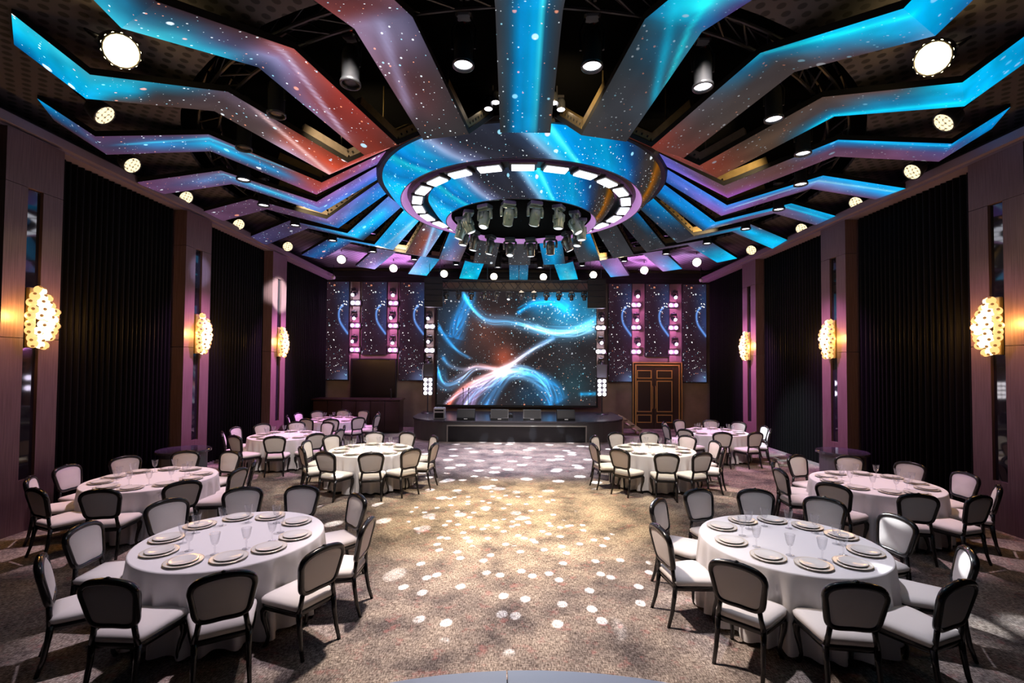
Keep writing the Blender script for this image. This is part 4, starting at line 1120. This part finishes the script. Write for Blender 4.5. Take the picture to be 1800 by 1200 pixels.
# hanging line-array speakers
for x, w in ((-3.22, 'left'), (2.94, 'right')):
    root = thing('line_array_speaker', 'black hanging stack of speaker cabinets at the %s end of the stage truss' % w, 'speaker', (x, 18.0, 5.36), 0, 'hanging speaker stacks')
    b = MB(); rs = [[(xx, -.22, z) for xx, z in ((-.35, -.11), (.35, -.11), (.35, .10), (-.35, .10))], [(xx * .8, .22, z) for xx, z in ((-.35, -.09), (.35, -.09), (.35, .08), (-.35, .08))]]
    b.rings(rs, True); cab = b.mesh('cabinet', 'black_satin')
    b = MB(); b.box((0, -.225, -.005), (.62, .01, .17)); gr = b.mesh('grille', 'mesh_grille')
    for i in range(5):
        c = link('cabinet', cab, root, (0, 0, .44 - i * .22)); link('grille', gr, c)
    b = MB(); b.box((0, 0, .57), (.5, .4, .04)); b.tube([(-.2, 0, .58), (-.2, 0, CEIL - 5.36)], .01, 6); b.tube([(.2, 0, .58), (.2, 0, CEIL - 5.36)], .01, 6); b.build('flying_frame', 'truss_metal', root)

# ------------------------------------------------------------------ door, hatch, bar, counters
dr = struct('door_1', MB().box((5.87, 19.96, 1.40), (2.10, .06, 2.80)), 'door_wood')
dr['label'] = 'dark double door with gilt panel mouldings in the rear wall'
def frame_rect(b, x0, x1, z0, z1, w, y, d):
    b.box(((x0 + x1) / 2, y, z1 - w / 2), (x1 - x0, d, w)); b.box(((x0 + x1) / 2, y, z0 + w / 2), (x1 - x0, d, w))
    b.box((x0 + w / 2, y, (z0 + z1) / 2), (w, d, z1 - z0 - 2 * w)); b.box((x1 - w / 2, y, (z0 + z1) / 2), (w, d, z1 - z0 - 2 * w))
for x0, x1, w in ((4.83, 6.91, .035), (4.93, 6.81, .05)):
    b = MB()
    b.box(((x0 + x1) / 2, 19.90, 2.80 - (x0 - 4.83) - w / 2), (x1 - x0, .06, w))
    for xx in (x0 + w / 2, x1 - w / 2): b.box((xx, 19.90, (2.78 - (x0 - 4.83)) / 2), (w, .06, 2.78 - (x0 - 4.83) - w))
    b.build('door_frame', 'door_gold', dr)
for x0, x1 in ((4.99, 5.715), (5.725, 6.52), (6.53, 6.755)):
    lf = MB().box(((x0 + x1) / 2, 19.91, 1.29), (x1 - x0 - .005, .05, 2.58)).build('leaf', 'door_wood', dr)
    if x1 - x0 < .3: continue
    for z0, z1 in ((2.11, 2.46), (.71, 2.02), (.26, .60)):
        xa, xb = (5.0, 5.62) if x0 < 5.5 else (5.83, 6.49)
        b = MB(); frame_rect(b, xa, xb, z0, z1, .035, 19.878, .03); b.build('moulding', 'door_gold', lf)
        MB().box(((xa + xb) / 2, 19.884, (z0 + z1) / 2), (xb - xa - .08, .012, z1 - z0 - .08)).build('panel', 'door_panel', lf)
    hx = 5.66 if x0 < 5.5 else 5.78
    b = MB(); b.tube([(hx, 19.88, .85), (hx, 19.84, .9), (hx, 19.84, 1.75), (hx, 19.88, 1.8)], .016, 8); b.build('handle', 'door_gold', lf)
ht = struct('window_1', MB().box((-6.06, 19.93, 2.02), (1.86, .05, 1.64)), 'screen_black')
ht['label'] = 'dark square hatch in the rear wall above the bar'
b = MB(); frame_rect(b, -7.02, -5.10, 1.17, 2.87, .05, 19.91, .08); b.build('hatch_frame', 'black', ht)
root = thing('bar_counter', 'dark brown wooden bar counter in the rear left corner', 'bar', (-6.2, 18.55, 0))
for i in range(6):
    MB().box((-1.375 + i * .55, -.36, .64), (.53, .04, 1.16)).build('front_panel', 'bar_wood', root)
b = MB(); b.box((0, 0, .62), (3.3, .68, 1.20)); b.build('body', 'bar_wood', root)
b = MB(); b.cbox((0, -.03, 1.27), (3.40, .84, .06), .01); b.build('countertop', 'bar_wood', root)
b = MB(); b.box((0, 0, .03), (3.2, .6, .06)); b.build('plinth', 'black', root)
root = thing('bar_sink_tap', 'slim dark tap fitting standing at the right end of the bar', 'tap', (-4.95, 18.5, 1.30))
b = MB(); b.lathe([(.04, 0), (.04, .02), (.015, .04)], 12); b.build('base', 'truss_metal', root)
b = MB(); b.tube([(0, 0, .03), (0, 0, .32), (0, -.06, .37), (0, -.12, .33)], .014, 8); b.build('spout', 'truss_metal', root)
for x, y, w in ((-7.36, 10.42, 'left'), (7.28, 10.72, 'right')):
    root = thing('round_counter', 'low grey round counter with dark glossy top beside the middle %s column' % w, 'counter', (x, y, 0), 0, 'round counters by the columns')
    b = MB(); b.lathe([(.44, 0), (.44, .69)], 36); b.build('body', 'counter_grey', root, False)
    b = MB(); b.lathe([(.50, .69), (.52, .70), (.52, .74), (.505, .75), (.001, .75)], 40); b.build('top', 'counter_top', root, False)
    b = MB(); b.box((0, -.445, .36), (.30, .02, .5)); b.build('front_door', 'counter_grey', root)
# round platform the picture was taken from
root = thing('round_platform', 'pale blue edge of a round platform at the bottom of the picture', 'platform', (0, -.10, 0))
b = MB(); b.lathe([(3.44, 0), (3.44, .46)], 64); b.build('drum', 'disc_seam', root)
for i in range(16):
    a0, a1 = 2 * PI * i / 16 + .0015 + .05, 2 * PI * (i + 1) / 16 - .0015 + .05
    pts = [(.4 * math.cos(a0), .4 * math.sin(a0)), ] + [(3.47 * math.cos(a0 + (a1 - a0) * k / 6), 3.47 * math.sin(a0 + (a1 - a0) * k / 6)) for k in range(7)] + [(.4 * math.cos(a1), .4 * math.sin(a1))]
    b = MB(); b.rings([[(x, y, .46) for x, y in pts], [(x, y, .50) for x, y in pts]], True); b.build('top_panel', 'disc_blue', root)
# small cameras under the rear corners of the ceiling
for x, w in ((-7.55, 'left'), (7.45, 'right')):
    root = thing('ceiling_camera', 'small white camera on a thin pole in the rear %s ceiling corner' % w, 'camera', (x, 19.2, 6.15), 0, 'corner cameras')
    b = MB(); b.tube([(0, 0, .05), (0, 0, 6.68 - 6.15)], .012, 6); b.build('pole', 'black', root)
    b = MB(); b.lathe([(.06, .06), (.07, .02), (.06, -.05), (.02, -.08)], 12); b.build('body', 'white_plastic', root, True)
    b = MB(); b.lathe([(.03, -.07), (.025, -.095), (.001, -.098)], 10); b.build('lens', 'black_satin', root, True)

# ------------------------------------------------------------------ tables
def table_mesh():
    n = 240; R = .90; b = MB(); rs = []
    th = [2 * PI * k / n for k in range(n)]
    r1 = random.Random(3)
    ph = [r1.uniform(0, 6.28) for _ in range(6)]
    def fold(t):
        q = (.55 * math.sin(26 * t + 1.4 * math.sin(3 * t + ph[0])) + .3 * math.sin(17 * t + ph[1] + 1.1 * math.sin(2 * t)) + .25 * math.sin(41 * t + ph[2]))
        return .9 * math.copysign(abs(q) ** .8, q) - .15
    rs.append([(.001 * math.cos(t), .001 * math.sin(t), .758) for t in th])
    rs.append([(.6 * math.cos(t), .6 * math.sin(t), .758) for t in th])
    for rr, z in ((.885, .758), (.898, .755), (.904, .745)): rs.append([(rr * math.cos(t), rr * math.sin(t), z) for t in th])
    for z in (.66, .52, .36, .20, .04):
        f = (0.745 - z) / .705
        amp = .082 * min(1, f * 1.4) ** 1.1
        rs.append([((.906 + .045 * f + amp * fold(t)) * math.cos(t), (.906 + .045 * f + amp * fold(t)) * math.sin(t), z + (.012 * math.sin(9 * t) if z < .1 else 0)) for t in th])
    b.rings(rs, False)
    return b.mesh('tablecloth', 'cloth', True)
cloth_me = table_mesh()
b = MB(); b.lathe([(.001, .725), (.88, .725), (.89, .735), (.88, .75), (.001, .75)], 40, caps=False); top_me = b.mesh('tabletop', 'stair_wood')
b = MB(); b.lathe([(.30, .0), (.30, .03), (.06, .06), (.05, .60), (.20, .72)], 16); ped_me = b.mesh('pedestal', 'truss_metal')
tb = {}
for k, (x, y, angs, ph) in TABLES.items():
    root = thing('round_table', 'round banquet table in a floor-length white cloth, the ' + ph, 'table', (x, y, 0), random.uniform(0, 6.28), 'round banquet tables')
    link('tablecloth', cloth_me, root); link('tabletop', top_me, root); link('pedestal', ped_me, root)

# ------------------------------------------------------------------ chairs
def catmull(pts, sub, closed=True):
    out = []; n = len(pts)
    for i in range(n if closed else n - 1):
        p0, p1, p2, p3 = (np.array(pts[(i + j) % n] if closed else pts[min(max(i + j, 0), n - 1)], float) for j in (-1, 0, 1, 2))
        for t in np.linspace(0, 1, sub, endpoint=False):
            out.append(.5 * ((2 * p1) + (-p0 + p2) * t + (2 * p0 - 5 * p1 + 4 * p2 - p3) * t * t + (-p0 + 3 * p1 - 3 * p2 + p3) * t ** 3))
    return out
TILT = math.radians(12)
BY, BZ = -.222, .553
def bk(x, h, off=0.0):
    """point on the leaning back plane: x across, h up the back, off towards the sitter"""
    return (x, BY - h * math.sin(TILT) + off * math.cos(TILT), BZ + h * math.cos(TILT) + off * math.sin(TILT))
half = [(0, .006), (.09, .003), (.145, .012), (.178, .050), (.195, .14), (.212, .25), (.217, .295), (.207, .342), (.178, .376), (.130, .398), (.065, .411), (0, .415)]
half = [(x * 1.03, h * .925) for x, h in half]
outl = half + [(-x, h) for x, h in reversed(half[1:-1])]
OUT = catmull(outl, 3)
def chair_meshes():
    M_ = {}
    b = MB(); b.tube([bk(p[0], p[1]) for p in OUT], [.0265 + .005 * max(0, (p[1] - .3) / .12) for p in OUT], 8, closed=True, flat=1.15, up=Vector((0, 1, 0)))
    for s in (-1, 1):   # posts down to the seat
        b.tube([bk(s * .160, .020), (s * .172, -.222, .49), (s * .190, -.215, .40)], [.022, .021, .024], 8)
    M_['back_frame'] = b.mesh('back_frame', 'black_lacquer', True)
    b = MB()            # carved crest
    for x, h, rx, rh in ((x_, h_ * .93, a_, b_) for x_, h_, a_, b_ in ((0, .428, .036, .020), (.050, .425, .028, .015), (-.050, .425, .028, .015), (.095, .418, .026, .012), (-.095, .418, .026, .012), (0, .440, .020, .012), (.135, .410, .020, .010), (-.135, .410, .020, .010))):
        b.ball(bk(x, h, .006), (rx, .020, rh), 8, 6)
    M_['crest_carving'] = b.mesh('crest_carving', 'black_lacquer', True)
    for name, side, bulge in (('front_pad', 1, .030), ('rear_pad', -1, .008)):
        b = MB(); rs = []
        cx, ch = 0.0, .195
        for sc, of in ((.97, .004), (.95, .012), (.88, .020), (.6, .020 + bulge * .6), (.3, .020 + bulge * .9), (.02, .020 + bulge)):
            rs.append([bk(cx + (p[0] - cx) * sc, ch + (p[1] - ch) * sc, side * (of if side > 0 else min(of, .016) + bulge * (1 - sc))) for p in OUT])
        b.rings(rs, True); M_[name] = b.mesh(name, 'fabric', True)
    # seat cushion: rounded trapezoid
    def seat_ring(ins, z, dome=0):
        fw, rw, fy, ry = .255 - ins, .205 - ins, .245 - ins, -.215 + ins
        base = [(0, fy + .015), (fw * .6, fy + .010), (fw, fy - .03), ((fw * .6 + rw * .4), 0), (rw, ry + .02), (rw * .8, ry), (0, ry), (-rw * .8, ry), (-rw, ry + .02), (-(fw * .6 + rw * .4), 0), (-fw, fy - .03), (-fw * .6, fy + .010)]
        return [(p[0], p[1], z) for p in catmull(base, 3)]
    b = MB(); b.rings([seat_ring(.012, .405), seat_ring(-.004, .42), seat_ring(-.006, .450), seat_ring(.012, .472), seat_ring(.06, .485), seat_ring(.14, .492), seat_ring(.195, .494)], True)
    M_['seat'] = b.mesh('seat', 'fabric', True)
    b = MB(); b.rings([seat_ring(.02, .352), seat_ring(.006, .36), seat_ring(.0, .40), seat_ring(.01, .408)], True)
    b.ball((0, .240, .352), (.06, .016, .022), 8, 6)
    M_['seat_rail'] = b.mesh('seat_rail', 'black_lacquer', True)
    for s, nm in ((1, 'r'), (-1, 'l')):
        b = MB(); b.tube([(s * .215, .195, .39), (s * .232, .222, .33), (s * .230, .222, .26), (s * .214, .200, .17), (s * .204, .190, .09), (s * .210, .202, .035), (s * .220, .222, .0)], [.030, .034, .029, .021, .016, .018, .020], 8)
        M_['front_' + nm] = b.mesh('leg', 'black_lacquer', True)
        b = MB(); b.tube([(s * .190, -.210, .40), (s * .190, -.225, .28), (s * .194, -.250, .13), (s * .200, -.290, .0)], [.026, .023, .020, .017], 8)
        M_['rear_' + nm] = b.mesh('leg', 'black_lacquer', True)
    return M_
CH = chair_meshes()
HW = {0: 'twelve', 1: 'one', 2: 'two', 3: 'three', 4: 'four', 5: 'five', 6: 'six', 7: 'seven', 8: 'eight', 9: 'nine', 10: 'ten', 11: 'eleven'}
def clock(ang):
    h = round(((6 - ang / 30.0) % 12) * 2) / 2 % 12
    return (HW[int(h)] + "-o'clock") if h == int(h) else ('half-past-' + HW[int(h)])
proto = None
def chair(label, loc, rz):
    global proto
    if proto is None:
        proto = thing('dining_chair', label, 'chair', loc, rz, 'cream banquet chairs around the round tables')
        link('seat', CH['seat'], proto); link('seat_rail', CH['seat_rail'], proto)
        fr = link('back_frame', CH['back_frame'], proto); link('crest_carving', CH['crest_carving'], fr)
        link('front_pad', CH['front_pad'], proto); link('rear_pad', CH['rear_pad'], proto)
        for n in ('front_l', 'front_r', 'rear_l', 'rear_r'): link('leg', CH[n], proto)
        return proto
    return copy_tree(proto, None, loc, (0, 0, rz), label)
# crockery and glass
b = MB(); b.lathe([(.001, .004), (.09, .004), (.10, .006), (.158, .016), (.163, .021), (.158, .022), (.10, .012), (.001, .010)], 32, caps=False); charger_me = b.mesh('charger_plate', 'charger', True)
b = MB(); b.lathe([(.156, .0205), (.163, .0225), (.165, .021)], 32, caps=False); rim_me = b.mesh('gold_rim', 'gold_rim', True)
b = MB(); b.lathe([(.001, .002), (.07, .002), (.078, .006), (.122, .018), (.126, .023), (.122, .024), (.078, .011), (.001, .008)], 32, caps=False); plate_me = b.mesh('dinner_plate', 'porcelain', True)
b = MB(); b.lathe([(.022, .085), (.030, .10), (.036, .125), (.043, .165), (.045, .178), (.0435, .178), (.041, .163), (.033, .122), (.02, .095), (.001, .092)], 14, caps=False); bowl_me = b.mesh('bowl', 'crystal', False)
b = MB(); b.lathe([(.006, .006), (.0055, .04), (.009, .055), (.0055, .068), (.010, .08), (.022, .086)], 8); stem_me = b.mesh('stem', 'crystal', True)
b = MB(); b.lathe([(.001, .0), (.036, .0), (.036, .003), (.012, .006), (.006, .009)], 16, caps=False); foot_me = b.mesh('foot', 'crystal', True)
ZT = .7582
for k, (x, y, angs, ph) in TABLES.items():
    used = set()
    for ang in angs:
        ck = clock(ang)
        while ck in used:
            ang_l = ang + 15; ck = clock(ang_l)
            if ck in used: ck = clock(ang - 15)
            break
        used.add(ck)
        a = math.radians(ang)
        dx, dy = math.sin(a), -math.cos(a)
        r = 1.155 + random.uniform(-.03, .03)
        jit = random.uniform(-.08, .08)
        # the chair faces the table: its local +Y points to the table centre
        rz = math.atan2(-dx * -1, -dy) if False else math.atan2(dx, -dy) + jit
        chair('cream black-framed chair at the %s seat of the %s' % (ck, ph), (x + dx * r, y + dy * r, 0), rz)
        rp_ = .665 + random.uniform(-.02, .02)
        px, py = x + dx * rp_, y + dy * rp_
        root = thing('charger_plate', 'cream gilt-rimmed charger at the %s place of the %s' % (ck, ph), 'plate', (px, py, ZT), 0, 'charger plates on the round tables')
        c = link('dish', charger_me, root); link('gold_rim', rim_me, c)
        o = link('dinner_plate', plate_me, None, (px, py, ZT + .0105)); tag(o, 'white dinner plate at the %s place of the %s' % (ck, ph), 'plate', 'dinner plates on the chargers')
        ga = a + .30; rg = .475 + random.uniform(-.03, .03)
        root = thing('goblet', 'clear crystal goblet at the %s place of the %s' % (ck, ph), 'glass', (x + math.sin(ga) * rg, y - math.cos(ga) * rg, ZT), 0, 'crystal goblets on the round tables')
        root.scale = (1.08, 1.08, 1.18); link('bowl', bowl_me, root); link('stem', stem_me, root); link('foot', foot_me, root)
